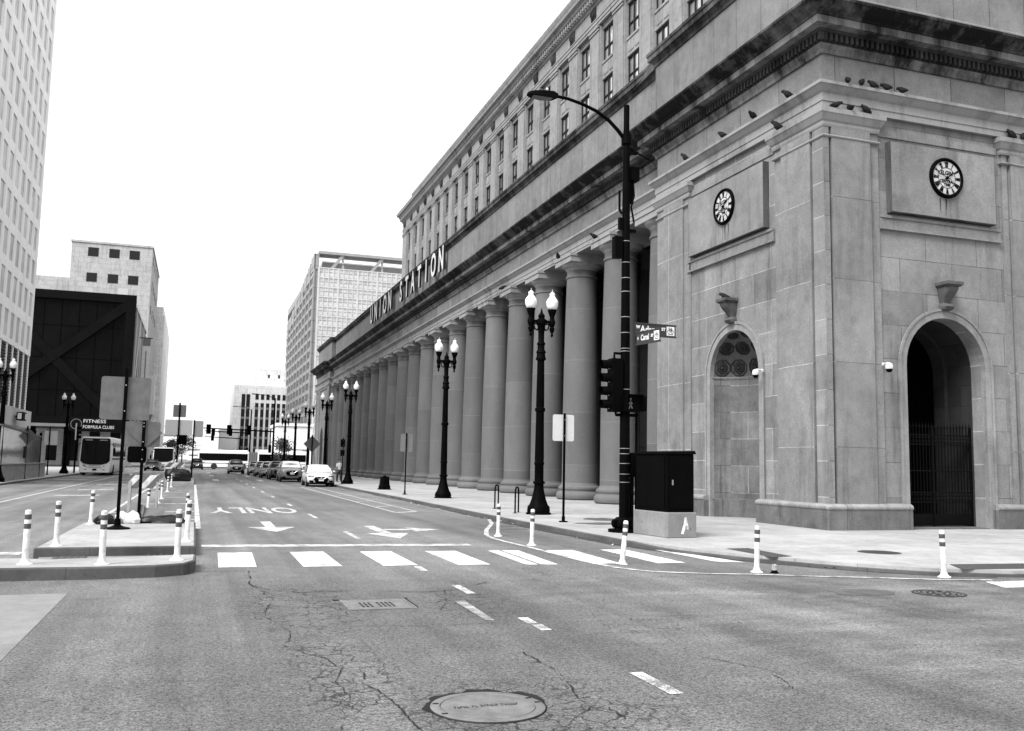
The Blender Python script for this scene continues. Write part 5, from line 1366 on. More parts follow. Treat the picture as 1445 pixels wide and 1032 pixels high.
def post_block():
    x0, x1, y0, y1, h = 13.6, 60, 380, 420, 31.2
    t = thing('stone_block', 'pale stone block with tall dark window strips closing the view down the street', 'building', ((x0+x1)/2, y0, SWZ))
    b = MB(); b.box(x0,x1,y0,y1,.1,h); b.box(x0+1.6,x1,y0+2,y1,h,h+1.6); b.box(x0+4.2,x1,y0+4,y1,h+1.5,h+3.5); b.build('wall', M['palestone'], t)
    b = MB(); b.box(22,x1,y0+6,y1,h+1.5,38.4); b.build('penthouse', M['palestone'], t)
    o_ = -Vector(t.location)
    strips = [(17.2,.7),(19.0,.7)]+[(22.4+2.1*i,.62) for i in range(11)]
    for k, (x, w) in enumerate(strips):
        m = MB(); m.box(x-w,x+w,y0-.08,y0+.05,3.5,27.6 if k < 2 else 24.2)
        wo = put(m, 'window', M['frame'], t); wo.location = o_
        for j in range(5):
            s = MB(); s.box(x-w,x+w,y0-.12,y0-.081,6+j*3.9,6.9+j*3.9); s.build('spandrel', M['midgrey'], None).parent = wo
    for x, w in strips[2:]:
        m = MB(); m.box(x-w,x+w,y0-.08,y0+.05,25.6,27.8); put(m, 'window', M['frame'], t).location = o_
    for x in (27,31,35,39):
        m = MB(); m.box(x-.35,x+.35,y0+5.9,y0+6.05,33.5,36.3); put(m, 'window', M['frame'], t).location = o_
post_block()
def simple_block(name, label, x0, x1, y0, y1, h, mat, extra=()):
    t = thing(name, label, 'building', ((x0+x1)/2, y0, SWZ))
    b = MB(); b.box(x0,x1,y0,y1,.1,h); put(b, 'wall', M[mat], t).location = -Vector(t.location)
    b = MB(); b.box(x0-.3,x1+.3,y0-.3,y1+.3,h,h+.7); put(b, 'roof_edge', M[mat], t).location = -Vector(t.location)
    for z in extra:
        b = MB(); b.box(x0+1,x1-1,y0-.06,y0+.02,z,z+1.4); put(b, 'window', M['midgrey'], t).location = -Vector(t.location)
simple_block('low_building', 'low white building in front of the stone block at the crossing', 18.8, 27, 230, 250, 10.0, 'palewall', (3.0,))
simple_block('low_building', 'pale low hall with a rounded roof left of the stone block', 8.6, 15, 360, 380, 12, 'palewall', (4,))
simple_block('low_building', 'faint pale low-rise far down the street on the left', -30, -9, 560, 600, 20, 'palewall', (4, 9, 14))
simple_block('low_building', 'distant pale block straight down the street', -6, 6, 900, 940, 14, 'palewall', (4, 9))
t = thing('hoarding', 'long white hoarding behind the parked cars near the crossing', 'hoarding', (15,176,0))
m = MB(); m.box(-4.5,4.0,-.05,.05,.2,3.6); put(m, 'hoarding_panel', M['white'], t); m = MB(); [m.box(-4.4+2.1*i,-4.2+2.1*i,.05,.2,0,3.5) for i in range(5)]; put(m, 'hoarding_post', M['steel'], t)

# shelter over the stair on the left pavement
def shelter():
    t = thing('stair_shelter', 'glass shelter with corrugated metal base on the left pavement', 'shelter', (-12,70,SWZ))
    x0, x1, y0, y1 = -1.6, 1.1, -9.0, 9.5
    c = MB(); n = 44; P = []
    for i in range(n+1): P.append((x1+(.07 if i % 2 else -.05), y0+(y1-y0)*i/n))
    for i in range(n): c.hexa([(P[i][0],P[i][1],0),(P[i+1][0],P[i+1][1],0),(P[i+1][0]-.04,P[i+1][1],0),(P[i][0]-.04,P[i][1],0)], [(P[i][0],P[i][1],1.02),(P[i+1][0],P[i+1][1],1.02),(P[i+1][0]-.04,P[i+1][1],1.02),(P[i][0]-.04,P[i][1],1.02)])
    c.box(x1-.1,x1+.1,y0,y1,1.02,1.08); put(c, 'corrugated_base', M['corr'], t)
    g = MB(); g.hexa([(x1-.03,y0+.3,1.1),(x1+.02,y0+.3,1.1),(x1+.02,y1-3,1.1),(x1-.03,y1-3,1.1)], [(x1-.03,y0+.3,3.3),(x1+.02,y0+.3,3.3),(x1+.02,y1-3,2.9),(x1-.03,y1-3,2.9)]); put(g, 'glass_wall', M['shelterglass'], t)
    g = MB(); g.hexa([(x0,y0+.3,3.5),(x1+.1,y0+.3,3.32),(x1+.1,y1-3,2.92),(x0,y1-3,3.1)], [(x0,y0+.3,3.6),(x1+.1,y0+.3,3.42),(x1+.1,y1-3,3.02),(x0,y1-3,3.2)]); put(g, 'roof_slab', M['alum'], t)
    for y in (y0, y1-3.0):
        p = MB(); p.box(x1-.1,x1+.06,y-.08,y+.08,0,3.3); put(p, 'corner_post', M['blackmatt'], t)
    p = MB(); p.box(x0-3,x0-.2,y0-4,y0+3,0,2.9); put(p, 'dark_kiosk', M['blackmatt'], t)
    f = MB(); f.box(x1-.02,x1+.05,-.6,.1,1.4,2.2); put(f, 'notice_panel', M['blackmatt'], t)
shelter()
t = thing('flood_light', 'double black floodlight on the pale band over the left shelter', 'floodlight', (-14.4,88,5.0))
m = MB(); m.box(.0,.5,-.9,-.05,-.35,.35); m.box(.0,.5,.05,.9,-.35,.35); put(m, 'light_housing', M['blackmatt'], t); m = MB(); m.tube([(-.3,0,0),(.1,0,0)], .07, 6); put(m, 'light_bracket', M['blackmatt'], t)
m = MB(); m.box(.1,.4,-.93,-.9,-.25,.25); m.box(.501,.51,.15,.8,-.25,.25); put(m, 'light_glass', M['globe'], t)

# traffic signals
def signal(t, x, y, z, face, n=3, back=True):
    m = MB(); h = .36*n+.05; m.box(x-.2,x+.2,y-.14,y+.14,z-h/2,z+h/2)
    if back: m.box(x-.32,x+.32,y+.141,y+.16,z-h/2-.12,z+h/2+.12)
    o = put(m, 'signal_head', M['blackmatt'], t)
    v = MB()
    for k in range(n):
        zc = z+(k-(n-1)/2)*.36
        v.loft([[(x+.13*math.cos(a), yy, zc+.13*math.sin(a)) for a in [R(-30+240*i/8) for i in range(9)]] for yy in (y-.14, y-.36)], False, False)
    v.build('signal_visor', M['blackmatt'], None).parent = o
def far_mast(label, x, y, ztop, zarm, xarm, sigs, light=True):
    t = thing('signal_mast', label, 'traffic signal', (x, y, SWZ), 0, 'traffic signal masts at the far crossing')
    p = MB(); p.lathe([(.2,0),(.17,.5),(.11,ztop)], n=10); put(p, 'mast_pole', M['blackmatt'], t, smooth=60)
    a = MB(); a.tube([(0,0,zarm),(xarm-x,0,zarm+.25)], [.11,.07], 8); put(a, 'mast_arm', M['blackmatt'], t)
    if light:
        l = MB(); l.tube([(0,0,ztop-.1),(-1.2,0,ztop+.35),(-2.6,0,ztop+.45)], .05, 6); l.box(-3.3,-2.5,-.14,.14,ztop+.4,ztop+.52); put(l, 'street_light_arm', M['blackmatt'], t)
    for sx in sigs: signal(t, sx-x, -.25, zarm+.1, 0)
    signal(t, -.45, -.1, 3.2, 0, 3, False)
far_mast('nearest signal mast with the longest arm at the far crossing', 10.7, 138, 10.6, 5.7, 1.0, (1.7, 4.5, 7.2))
far_mast('middle signal mast beyond the crossing bus', 9.5, 176, 10.8, 6.4, 1.5, (3.0, 6.0), True)
far_mast('farthest short-armed signal mast beyond the crossing bus', 9.0, 205, 7.5, 6.0, 1.8, (3.4,), False)
t = thing('traffic_signal', 'pale-backed signal on a post left of the coach', 'traffic signal', (-11.0,99,SWZ))
p = MB(); p.lathe([(.09,0),(.07,4.8)], n=8); put(p, 'signal_post', M['blackmatt'], t)
p = MB(); p.box(-.1,.0,-.3,.3,3.2,4.8); put(p, 'signal_backplate', M['white'], t)
p = MB(); [p.tube([(.0,0,3.5+.45*k),(.42,0,3.48+.45*k)], .15, 8) for k in range(3)]; put(p, 'signal_visor', M['blackmatt'], t)

# ------------------------------------------------------------------ vehicles
def car(name, label, cat, loc, rz, paint, L=4.7, W=1.84, Hh=1.45, suv=False, group='cars queued along the station kerb', plate=True):
    """front faces -Y at y = 0"""
    t = thing(name, label, cat, loc, rz, group)
    hw = W/2; zb = .92 if not suv else 1.08; hood = (.80 if not suv else 1.02); tr = (1.0 if not suv else 1.12)
    st_ = [(0.0,.62,.30,.56),(.06,.80,.22,.64),(.25,.92,.20,.70),(.7,.985,.2,hood-.03),(1.15,1.0,.2,hood+.05),(1.6,1.0,.2,zb),(2.6,1.0,.2,zb),(3.6,1.0,.2,zb+.02),(L-.6,.985,.2,tr),(L-.15,.93,.25,tr-.02),(L,.80,.34,tr-.14)]
    if suv: st_ = [(0,.72,.34,.86),(.06,.86,.26,.94),(.22,.95,.24,.99),(.7,.99,.24,hood),(1.15,1,.24,hood+.05),(1.6,1,.24,zb),(2.6,1,.24,zb),(3.6,1,.24,zb),(L-.5,1,.24,zb),(L-.1,.96,.28,zb),(L,.9,.36,zb-.05)]
    rings = []
    for y, wk, z0, z1 in st_:
        w = hw*wk; h = z1-z0
        half = [(0,z0),(w*.7,z0),(w*.95,z0+h*.12),(w,z0+h*.4),(w*.985,z0+h*.66),(w*.94,z0+h*.88),(w*.80,z1),(w*.4,z1+.025),(0,z1+.035)]
        rings.append([(x,y,z) for x, z in half]+[(-x,y,z) for x, z in half[-2:0:-1]])
    b = MB(); b.loft(rings); bo = put(b, 'car_body', M[paint], t, smooth=50, subd=1)
    a0, a1, a2, a3 = (1.25, 2.05, 3.3, 4.35) if not suv else (1.25, 1.95, 3.9, L-.12)
    wt = hw*.72; wb = hw*.93
    g = MB(); rr = []
    for y, w, z in ((a0,wb*.98,zb-.03),(a0+(a1-a0)*.5,(wb+wt)/2,(zb+Hh)/2+.05),(a1,wt,Hh-.03),((a1+a2)/2,wt,Hh),(a2,wt,Hh-.03),(a2+(a3-a2)*.5,(wb+wt)/2,(zb+Hh)/2+.06),(a3,wb*.95,zb-.02)):
        rr.append([(-wb*.99,y,zb-.06),(-w-(wb-w)*.25,y,zb+(z-zb)*.5 if z > zb else zb-.03),(-w,y,z-.05 if z > zb+.1 else z),(-w*.75,y,z),(0,y,z+.02),(w*.75,y,z),(w,y,z-.05 if z > zb+.1 else z),(w+(wb-w)*.25,y,zb+(z-zb)*.5 if z > zb else zb-.03),(wb*.99,y,zb-.06)])
    g.loft(rr); put(g, 'cabin', M[paint], t, smooth=50)
    # windows, 1 cm proud of the cabin
    def quad(P, nm, off, gm='carglass'):
        P = [Vector(p) for p in P]; n = (P[1]-P[0]).cross(P[2]-P[0]).normalized(); c = sum(P, Vector())/4
        if n.dot(c-Vector((0,(a1+a2)/2,zb))) < 0: n = -n
        m = MB(); m.hexa([p+n*(off-.03) for p in P], [p+n*off for p in P]); put(m, nm, M[gm], t)
    quad([(-wb*.86,a0+.06,zb+.02),(wb*.86,a0+.06,zb+.02),(wt*.88,a1-.05,Hh-.06),(-wt*.88,a1-.05,Hh-.06)], 'windscreen', .055, 'screen' if loc[1] < 80 else 'carglass')
    quad([(-wb*.8,a3-.06,zb+.04),(wb*.8,a3-.06,zb+.04),(wt*.82,a2+.08,Hh-.06),(-wt*.82,a2+.08,Hh-.06)], 'rear_window', .065)
    for s in (-1, 1):
        quad([(s*wb*.985,a0+.55,zb+.02),(s*wb*.985,(a1+a2)/2-.03,zb+.02),(s*wt*1.0,(a1+a2)/2-.03,Hh-.12),(s*wt*1.0,a1+.06,Hh-.12)], 'side_window', .03)
        quad([(s*wb*.985,(a1+a2)/2+.05,zb+.02),(s*wb*.985,a3-.45,zb+.02),(s*wt*1.0,a2+.05,Hh-.12),(s*wt*1.0,(a1+a2)/2+.05,Hh-.12)], 'side_window', .03)
        m = MB(); m.blob((s*(hw+.10),a0+.62,zb+.08), .11,.07,.075, 3, .05, n=10, m=6); put(m, 'wing_mirror', M[paint], t, smooth=60)
        m = MB(); hz = .66 if not suv else .88
        m.hexa([(s*hw*.50,.045,hz-.05),(s*hw*.86,.22,hz-.03),(s*hw*.86,.3,hz-.03),(s*hw*.5,.2,hz-.05)], [(s*hw*.52,.09,hz+.05),(s*hw*.90,.34,hz+.08),(s*hw*.9,.42,hz+.08),(s*hw*.52,.25,hz+.05)]); put(m, 'headlight', M['lampdark'], t, bev=.01)
        m = MB(); m.box(s*hw*.68-.13,s*hw*.68+.13,-.005,.1,.32,.43); put(m, 'fog_lamp', M['blackmatt'], t)
    gz = .56 if not suv else .78
    m = MB(); m.extr([(-.36,gz+.10),(.36,gz+.10),(.50,gz-.06),(.36,gz-.27),(-.36,gz-.27),(-.50,gz-.06)], lambda a, b_, d: (a, -.035+d, b_), 0, .1); go = put(m, 'grille', M['blackmatt'], t)
    m = MB(); m.tube([(-.36,-.05,gz+.09),(-.16,-.06,gz-.04),(.16,-.06,gz-.04),(.36,-.05,gz+.09)], .026, 6); m.lathe([(.06,0),(.06,.015)], n=12, fn=lambda a, b_, d: (a, -.055-d, gz+.035+b_)); m.build('grille_trim', M['chrome'], None).parent = go
    if plate:
        m = MB(); m.box(-.16,.16,-.06,-.04,gz-.17,gz-.07); put(m, 'number_plate', M['white'], t)
    m = MB(); m.box(-hw*.8,hw*.8,.0,.12,.2,.30); put(m, 'bumper_lip', M['blackmatt'], t)
    for y in (.92, L-.95):
        for s in (-1, 1):
            f = lambda x_, y_, z_, s=s, y=y: (s*(hw-.11)+z_*s, y+x_, .335+y_)
            m = MB(); m.lathe([(.2,-.11),(.335,-.10),(.34,0),(.335,.10),(.25,.115),(.2,.10)], n=20, fn=f); wo = put(m, 'wheel', M['tyre'], t, smooth=50)
            m = MB(); m.lathe([(.22,.10),(.21,.118),(.16,.10),(.06,.11),(.01,.115)], n=20, fn=f)
            m.build('wheel_rim', M['steel'], None, smooth=40).parent = wo
    m = MB(); m.box(-hw*.82,hw*.82,.5,L-.5,.17,.24); put(m, 'underbody', M['blackmatt'], t)
car('parked_car', 'white sedan parked at the kerb, first of the parked cars', 'car', (7.95,61.6,.0), R(-1.5), 'carwhite', 4.85, 1.86, 1.45)
car('parked_car', 'dark-fronted grey SUV parked behind the white sedan', 'car', (7.35,74.5,.0), R(-1), 'cargrey', 4.7, 1.88, 1.64, True)
car('parked_car', 'dark car third in the kerbside row', 'car', (7.1,82.5,.0), R(-1), 'cardark', 4.6, 1.82, 1.6, True)
car('parked_car', 'pale car fourth in the kerbside row', 'car', (6.9,90.0,.0), R(-1), 'carsilver', 4.6, 1.82, 1.5)
car('parked_car', 'grey car fifth in the kerbside row', 'car', (6.8,97.5,.0), R(-1), 'cargrey', 4.6, 1.82, 1.5)
car('parked_car', 'silver car at the far end of the kerbside row', 'car', (6.6,106,.0), R(-1), 'carsilver', 4.6, 1.82, 1.5)
car('oncoming_car', 'lone silver car driving down the middle lane in front of the crossing bus', 'car', (4.7,112,.0), 0, 'carsilver', 4.5, 1.85, 1.62, True, None)
car('oncoming_car', 'dark car next to the city bus left of the far island', 'car', (-5.2,128,.0), 0, 'cardark', 4.5, 1.85, 1.5, False, None)
car('oncoming_car', 'dark SUV ahead of the crossing bus at the left of its nose', 'car', (.4,150,.0), 0, 'cardark', 4.6, 1.9, 1.75, True, None)

def wheel(t, x, y, r=.5, s=1, w=.3):
    f = lambda a, b, d: (x+d*s, y+a, r+b)
    m = MB(); m.lathe([(r*.6,-w/2),(r,-w/2),(r,w/2-.02),(r*.6,w/2)], n=20, fn=f); o = put(m, 'wheel', M['tyre'], t, smooth=50)
    m = MB(); m.lathe([(r*.62,w/2-.02),(r*.5,w/2-.06),(r*.15,w/2),(.01,w/2)], n=16, fn=f); m.build('wheel_rim', M['steel'], None, smooth=40).parent = o
def coach(label, loc, rz, name='coach_bus', L=12.5, W=2.65, Hh=3.5, city=False):
    t = thing(name, label, 'bus', loc, rz); hw = W/2
    prof = [(.28,.92),(.45,.98),(1.1,1.0),(2.2,.99),(Hh-.35,.955),(Hh-.08,.90),(Hh,.78)]
    b = MB(); ring = lambda y, k, lean: [(x*hw*k, y+max(0,(z-1.2))*lean, z) for z, x in prof]+[(-x*hw*k, y+max(0,(z-1.2))*lean, z) for z, x in prof[::-1]]
    b.loft([ring(.0,.94,.10), ring(.12,1.0,.08), ring(1.2,1.0,0), ring(L-.2,1.0,0), ring(L,.95,0)]); put(b, 'bus_body', M['buswhite'], t, smooth=35)
    # windscreen: dark glass with a rounded lower edge
    zl = .98 if not city else 1.2
    P = [(-hw*.93,zl+.35),(-hw*.75,zl+.12),(-hw*.4,zl),(hw*.4,zl),(hw*.75,zl+.12),(hw*.93,zl+.35),(hw*.90,Hh-.35),(hw*.84,Hh-.14),(-hw*.84,Hh-.14),(-hw*.90,Hh-.35)]
    w = MB(); w.extr(P, lambda a, z, d: (a, -.03+max(0,z-1.2)*.10+d, z), 0, .06); wo = put(w, 'windscreen', M['carglass'], t)
    s = MB(); s.box(-.03,.03,-.05,.0,zl+.05,zl+.06); 
    s.hexa([(-.02,-.035,zl+.02),(.02,-.035,zl+.02),(.02,.0,zl+.02),(-.02,.0,zl+.02)], [(-.02,.155,Hh-.4),(.02,.155,Hh-.4),(.02,.2,Hh-.4),(-.02,.2,Hh-.4)]); s.build('windscreen_divider', M['blackmatt'], None).parent = wo
    for sx in (-.62, .62):
        m = MB(); m.box(sx-.32,sx+.32,.12,.2,Hh-.34,Hh-.26) if not city else m.box(sx-.6,sx+.6,.13,.2,Hh-.4,Hh-.18); m.build('marker_lamp' if not city else 'destination_display', M['lamp'] if not city else M['blackmatt'], None).parent = wo
    for sg in (-1, 1):
        m = MB(); m.hexa([(sg*hw*.52,-.015,.78),(sg*hw*.92,.05,.92),(sg*hw*.92,.1,.92),(sg*hw*.52,.1,.78)], [(sg*hw*.56,-.015,.87),(sg*hw*.95,.06,1.06),(sg*hw*.95,.1,1.06),(sg*hw*.56,.1,.87)]); put(m, 'headlight', M['frame'], t)
        m = MB(); m.box(sg*.75-.09,sg*.75+.09,-.02,.05,.50,.56); put(m, 'fog_lamp', M['midgrey'], t)
        m = MB(); m.tube([(sg*hw*.95,.15,Hh-.6),(sg*(hw+.22),-.12,Hh-.75),(sg*(hw+.26),-.15,Hh-1.0)], .03, 6); m.box(sg*(hw+.26)-.1,sg*(hw+.26)+.1,-.2,-.08,Hh-1.55,Hh-1.0); put(m, 'wing_mirror', M['blackmatt'], t)
        m = MB(); x = sg*hw*.985
        m.box(*sorted((x-sg*.02,x+sg*.022)),1.3,L-.5,1.75,Hh-.5); so = put(m, 'side_window', M['carglass'], t)
        m = MB(); [m.box(*sorted((x,x+sg*.03)),1.3+i*1.45,1.36+i*1.45,1.75,Hh-.5) for i in range(1, 8)]; m.build('window_pillar', M['blackmatt'], None).parent = so
        m = MB(); m.box(*sorted((sg*hw-sg*.01,sg*hw+sg*.008)),.9,L-.4,1.42,1.62); put(m, 'side_stripe', M['midgrey'], t)
        for y in (2.3, L-2.6): wheel(t, sg*(hw-.12), y, .5, sg)
    m = MB(); m.box(-.17,.17,-.05,.02,.46,.62); put(m, 'number_plate', M['blackmatt'], t)
    m = MB(); m.box(-.5,.5,-.025,.03,.86,.90); m.box(-.6,.6,-.028,.03,.72,.75); put(m, 'front_grille', M['midgrey'], t)
    m = MB(); m.box(-hw*.9,hw*.9,.05,L-.1,.2,.32); put(m, 'underbody', M['blackmatt'], t)
coach('white touring coach with a big dark windscreen waiting in the left kerb lane', (-8.5,91.5,0), R(-2))
coach('white city bus facing the camera far up the left roadway', (-3.9,131,0), 0, 'city_bus', 12, 2.6, 3.1, True)

def crossing_bus():
    t = thing('articulated_bus', 'long white articulated bus with a dark window band crossing the far junction', 'bus', (.5,160,0))
    def half(x0, x1, nm):
        b = MB(); b.box(x0,x1,0,2.6,.32,3.0); b.box(x0+.4,x1-.2,.3,2.3,3.0,3.22); put(b, nm, M['buswhite'], t, bev=.12)
    half(0, 8.1, 'front_section'); half(9.5, 17.8, 'rear_section')
    m = MB(); [m.box(8.1+.175*i,8.1+.175*i+.12,.08 if i % 2 else .0,2.5,.4,2.95) for i in range(8)]; m.box(8.05,9.55,.1,2.5,.42,2.9); put(m, 'bellows', M['midgrey'], t)
    for x0, x1 in ((.25,7.9),(9.7,17.4)):
        m = MB(); m.box(x0,x1,-.02,.03,1.45,2.62); so = put(m, 'side_window', M['carglass'], t)
        m = MB(); [m.box(x0+.9+1.3*i,x0+.96+1.3*i,-.035,.0,1.45,2.62) for i in range(6)]; m.build('window_pillar', M['blackmatt'], None).parent = so
        m = MB(); m.box(x0,x1,-.012,.02,.95,1.06); put(m, 'side_stripe', M['midgrey'], t)
    m = MB(); m.box(-.03,.05,.2,2.4,1.3,2.7); put(m, 'windscreen', M['carglass'], t)
    for x in (2.6, 7.2, 14.2):
        f = lambda a, b_, d, x=x: (x+a, .1-d, .5+b_)
        m = MB(); m.lathe([(.3,-.2),(.5,-.2),(.5,.12),(.3,.14)], n=20, fn=f); wo = put(m, 'wheel', M['tyre'], t)
        m = MB(); m.lathe([(.3,.12),(.12,.1),(.01,.13)], n=16, fn=f); m.build('wheel_rim', M['steel'], None).parent = wo
    m = MB(); m.box(.2,17.6,.1,2.5,.22,.34); put(m, 'underbody', M['blackmatt'], t)
crossing_bus()

# ------------------------------------------------------------------ the man on the pavement
def person(loc, rz):
    t = thing('person', 'person in pale top and dark trousers with a shoulder bag, behind the white sedan', 'person', loc, rz)
    J = {'hip':(0,0,.95,.13,.10),'waist':(0,0,1.12,.13,.10),'chest':(0,-.01,1.34,.155,.105),'neckb':(0,0,1.47,.07,.065),'neck':(0,-.01,1.54,.055,.055),'head':(0,-.03,1.63,.075,.09),'top':(0,-.02,1.74,.06,.075)}
    E = [('hip','waist'),('waist','chest'),('chest','neckb'),('neckb','neck'),('neck','head'),('head','top')]
    for s, k in ((1,'l'),(-1,'r')):
        fy = -.10 if s > 0 else .12
        J.update({k+'hipj':(s*.09,0,.88,.095,.10),k+'knee':(s*.10,fy*.7-.03,.49,.065,.07),k+'ank':(s*.11,fy,.09,.042,.048),k+'toe':(s*.13,fy-.17,.035,.04,.032),
                  k+'sh':(s*.17,0,1.42,.06,.06),k+'elb':(s*.23,.03 if s > 0 else -.03,1.13,.043,.045),k+'wr':(s*.22,-.12,.90,.030,.032),k+'hand':(s*.215,-.17,.83,.036,.022)})
        E += [('hip',k+'hipj'),(k+'hipj',k+'knee'),(k+'knee',k+'ank'),(k+'ank',k+'toe'),('chest',k+'sh'),(k+'sh',k+'elb'),(k+'elb',k+'wr'),(k+'wr',k+'hand')]
        for q, (dx, ln) in enumerate(((-.03,.07),(-.01,.08),(.01,.075),(.028,.06))):
            J[k+'f%d' % q] = (s*.215+dx*.5, -.19-ln*.25+dx*.1, .79-ln*.55, .010, .010); E.append((k+'hand', k+'f%d' % q))
        J[k+'th'] = (s*.185, -.205, .82, .011, .011); E.append((k+'hand', k+'th'))
    names = list(J); me = bpy.data.meshes.new('body'); me.from_pydata([J[n][:3] for n in names], [(names.index(a), names.index(b)) for a, b in E], [])
    o = bpy.data.objects.new('body', me); col.objects.link(o); o.parent = t
    md = o.modifiers.new('skin', 'SKIN'); md.use_smooth_shade = True
    for i, n in enumerate(names): me.skin_vertices[0].data[i].radius = J[n][3:5]
    me.skin_vertices[0].data[names.index('hip')].use_root = True
    o.modifiers.new('sub', 'SUBSURF').render_levels = 2; me.materials.append(M['skin'])
    def rings(nm, mat, secs, par=t):
        m = MB(); m.loft([[(cx+rx*math.cos(a), cy+ry*math.sin(a), z) for a in [2*math.pi*i/14 for i in range(14)]] for cx, cy, z, rx, ry in secs]); return put(m, nm, M[mat], par, smooth=60)
    rings('shirt', 'cloth', [(0,0,.93,.175,.135),(0,0,1.12,.165,.13),(0,-.01,1.33,.20,.14),(0,0,1.44,.17,.10),(0,0,1.49,.08,.075)])
    for s in (1, -1):
        fy = -.10 if s > 0 else .12
        rings('trouser_leg', 'darkcloth', [(s*.085,0,.97,.105,.125),(s*.095,0,.80,.105,.12),(s*.105,fy*.7-.02,.49,.085,.09),(s*.11,fy,.10,.07,.075)])
        rings('sleeve', 'cloth', [(s*.15,0,1.45,.06,.08),(s*.185,0,1.38,.075,.08),(s*.225,.02 if s > 0 else -.02,1.18,.062,.065)])
        m = MB(); m.blob((s*.12,fy-.07,.05), .055,.15,.05, 2, .05, flat=-.05); put(m, 'shoe', M['darkcloth'], t, smooth=60)
        m = MB(); m.blob((s*.082,-.03,1.64), .012,.025,.032, 1, .05); put(m, 'ear', M['skin'], t, smooth=60)
        m = MB(); m.blob((s*.03,-.113,1.655), .012,.006,.008, 1, .0); put(m, 'eye', M['darkcloth'], t)
    m = MB(); m.blob((0,-.125,1.625), .014,.02,.026, 1, .0); m.blob((0,-.112,1.585), .024,.008,.006, 1, 0); put(m, 'face_features', M['skin'], t, smooth=60)
    m = MB(); m.blob((0,.0,1.70), .088,.105,.085, 3, .04, flat=-.03, n=14, m=9); put(m, 'hair', M['darkcloth'], t, smooth=60)
    m = MB(); m.box(.17,.24,-.05,.27,.86,1.12); put(m, 'shoulder_bag', M['darkcloth'], t, bev=.03)
person((10.85,73.5,SWZ), R(25))

# ------------------------------------------------------------------ far trees
def tree(label, x, y, h, r, seed):
    t = thing('street_tree', label, 'tree', (x, y, 0), 0, 'small street trees at the far junction')
    q = random.Random(seed)
    m = MB(); m.tube([(0,0,0),(.05,.02,h*.3),(.0,.05,h*.55),(.1,0,h*.85)], [.16,.12,.09,.03], 8)
    tips = []
    for i in range(9):
        a = q.uniform(0,6.28); z0 = h*q.uniform(.3,.7); tip = (r*.8*math.cos(a)*q.uniform(.5,1), r*.8*math.sin(a)*q.uniform(.5,1), z0+h*q.uniform(.12,.3)); tips.append(tip)
        m.tube([(0,0,z0),(tip[0]*.5,tip[1]*.5,z0+(tip[2]-z0)*.6),tip], [.06,.04,.012], 5)
    put(m, 'trunk', M['bark'], t, smooth=60)
    m = MB()
    for tip in tips+[(0,0,h*.9)]:
        for k in range(110):
            d = Vector((q.gauss(0,1),q.gauss(0,1),q.gauss(0,.8)))*r*.26; c = Vector(tip)+d
            if c.z < h*.28: continue
            n = Vector((q.uniform(-1,1),q.uniform(-1,1),q.uniform(-1,1))).normalized(); u = n.orthogonal().normalized(); w = n.cross(u); s = q.uniform(.10,.22)
            m.add([c-u*s, c-w*s*.5, c+u*s, c+w*s*.5], [(0,1,2,3)])
    put(m, 'crown', M['leaf'], t, recalc=False)
tree('small dark tree left of the crossing bus', -2.2, 178, 6.0, 2.0, 1)
tree('bushy small tree beside the left roadway beyond the city bus', -4.6, 190, 5.0, 1.8, 2)
tree('small street tree right of the signal masts behind the parked cars', 12.6, 150, 5.0, 1.6, 3)

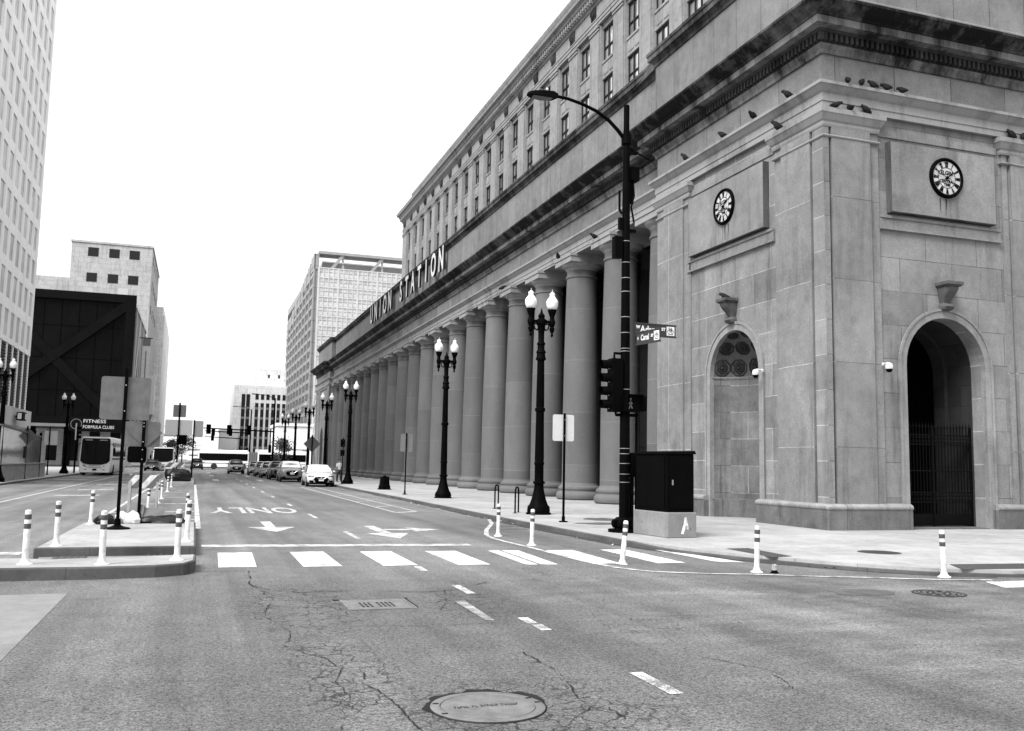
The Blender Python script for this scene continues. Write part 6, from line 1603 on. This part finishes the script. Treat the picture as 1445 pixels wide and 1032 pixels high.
def litter():
    q = random.Random(31); m = MB()
    for i in range(90):
        y = q.uniform(14, 70); x = 8.75+.1*q.random()-q.random()**2*.35
        if y < 17.5: x = 9.2+(17.5-y)*.55+q.uniform(-.35,.05)
        a = q.uniform(0,6.28); r = q.uniform(.012,.045)*(1 if q.random() < .9 else 2)
        P = [(x+r*math.cos(a+k*1.6)*q.uniform(.5,1), y+r*math.sin(a+k*1.6)*q.uniform(.5,1), .008+q.uniform(0,.02)) for k in range(4)]
        m.add(P, [(0,1,2,3)])
    o = m.build('gutter_litter', M['paper'], recalc=False); o['kind'] = 'stuff'; o['label'] = 'small paper scraps and leaves lying along the kerb'; o['category'] = 'litter'
    m = MB()
    for i in range(140):
        x = q.uniform(10.6,13.2); y = 14.15-(x-10.2)*.72+q.gauss(0,.12); r = q.uniform(.015,.06); a = q.uniform(0,6.28)
        m.add([(x+r*math.cos(a+k*1.6)*q.uniform(.5,1.2), y+r*math.sin(a+k*1.6)*q.uniform(.4,.8), .012+q.uniform(0,.02)) for k in range(4)], [(0,1,2,3)])
    o = m.build('gutter_grit', M['crack'], recalc=False); o['kind'] = 'stuff'; o['label'] = 'dark grit and wet leaves in the gutter at the corner'; o['category'] = 'grit'
litter()

def gutter():
    q = random.Random(12); m = MB()
    pts = [(9.02,60),(8.97,43),(8.87,32),(8.82,26),(8.87,21),(8.92,18.6),(9.12,17.2),(9.32,16.4),(9.66,15.5),(10.0,14.68),(10.45,13.87),(10.95,13.17),(11.65,12.45),(12.85,11.9)]
    P = []
    for i in range(len(pts)-1):
        a, b = Vector(pts[i]), Vector(pts[i+1]); k = max(2, int((b-a).length/.25))
        for j in range(k): P.append(a+(b-a)*j/k)
    w = .1; E = []
    for i, p in enumerate(P):
        d = (P[min(i+1,len(P)-1)]-P[max(i-1,0)]).normalized(); nn = Vector((d.y,-d.x)); w = min(max(w+q.uniform(-.05,.05), .03), .26)
        E.append((p-nn*.02, p+nn*w))
    for i in range(len(E)-1): m.sheet([tuple(E[i][0]),tuple(E[i+1][0]),tuple(E[i+1][1]),tuple(E[i][1])], .0035)
    struct(m.build('ground_patch', M['gutter'], recalc=False))
def gutter_mat():
    n = N('gutter_dark_strip'); p = n.pos()
    return n.fin(n.mul(n.ramp(n.noise(p, 9, 6, .75), .35, .65, .35, 1.9), .035), .9, .2)
M['gutter'] = gutter_mat()  # dark mottled strip along the foot of the kerb
gutter()
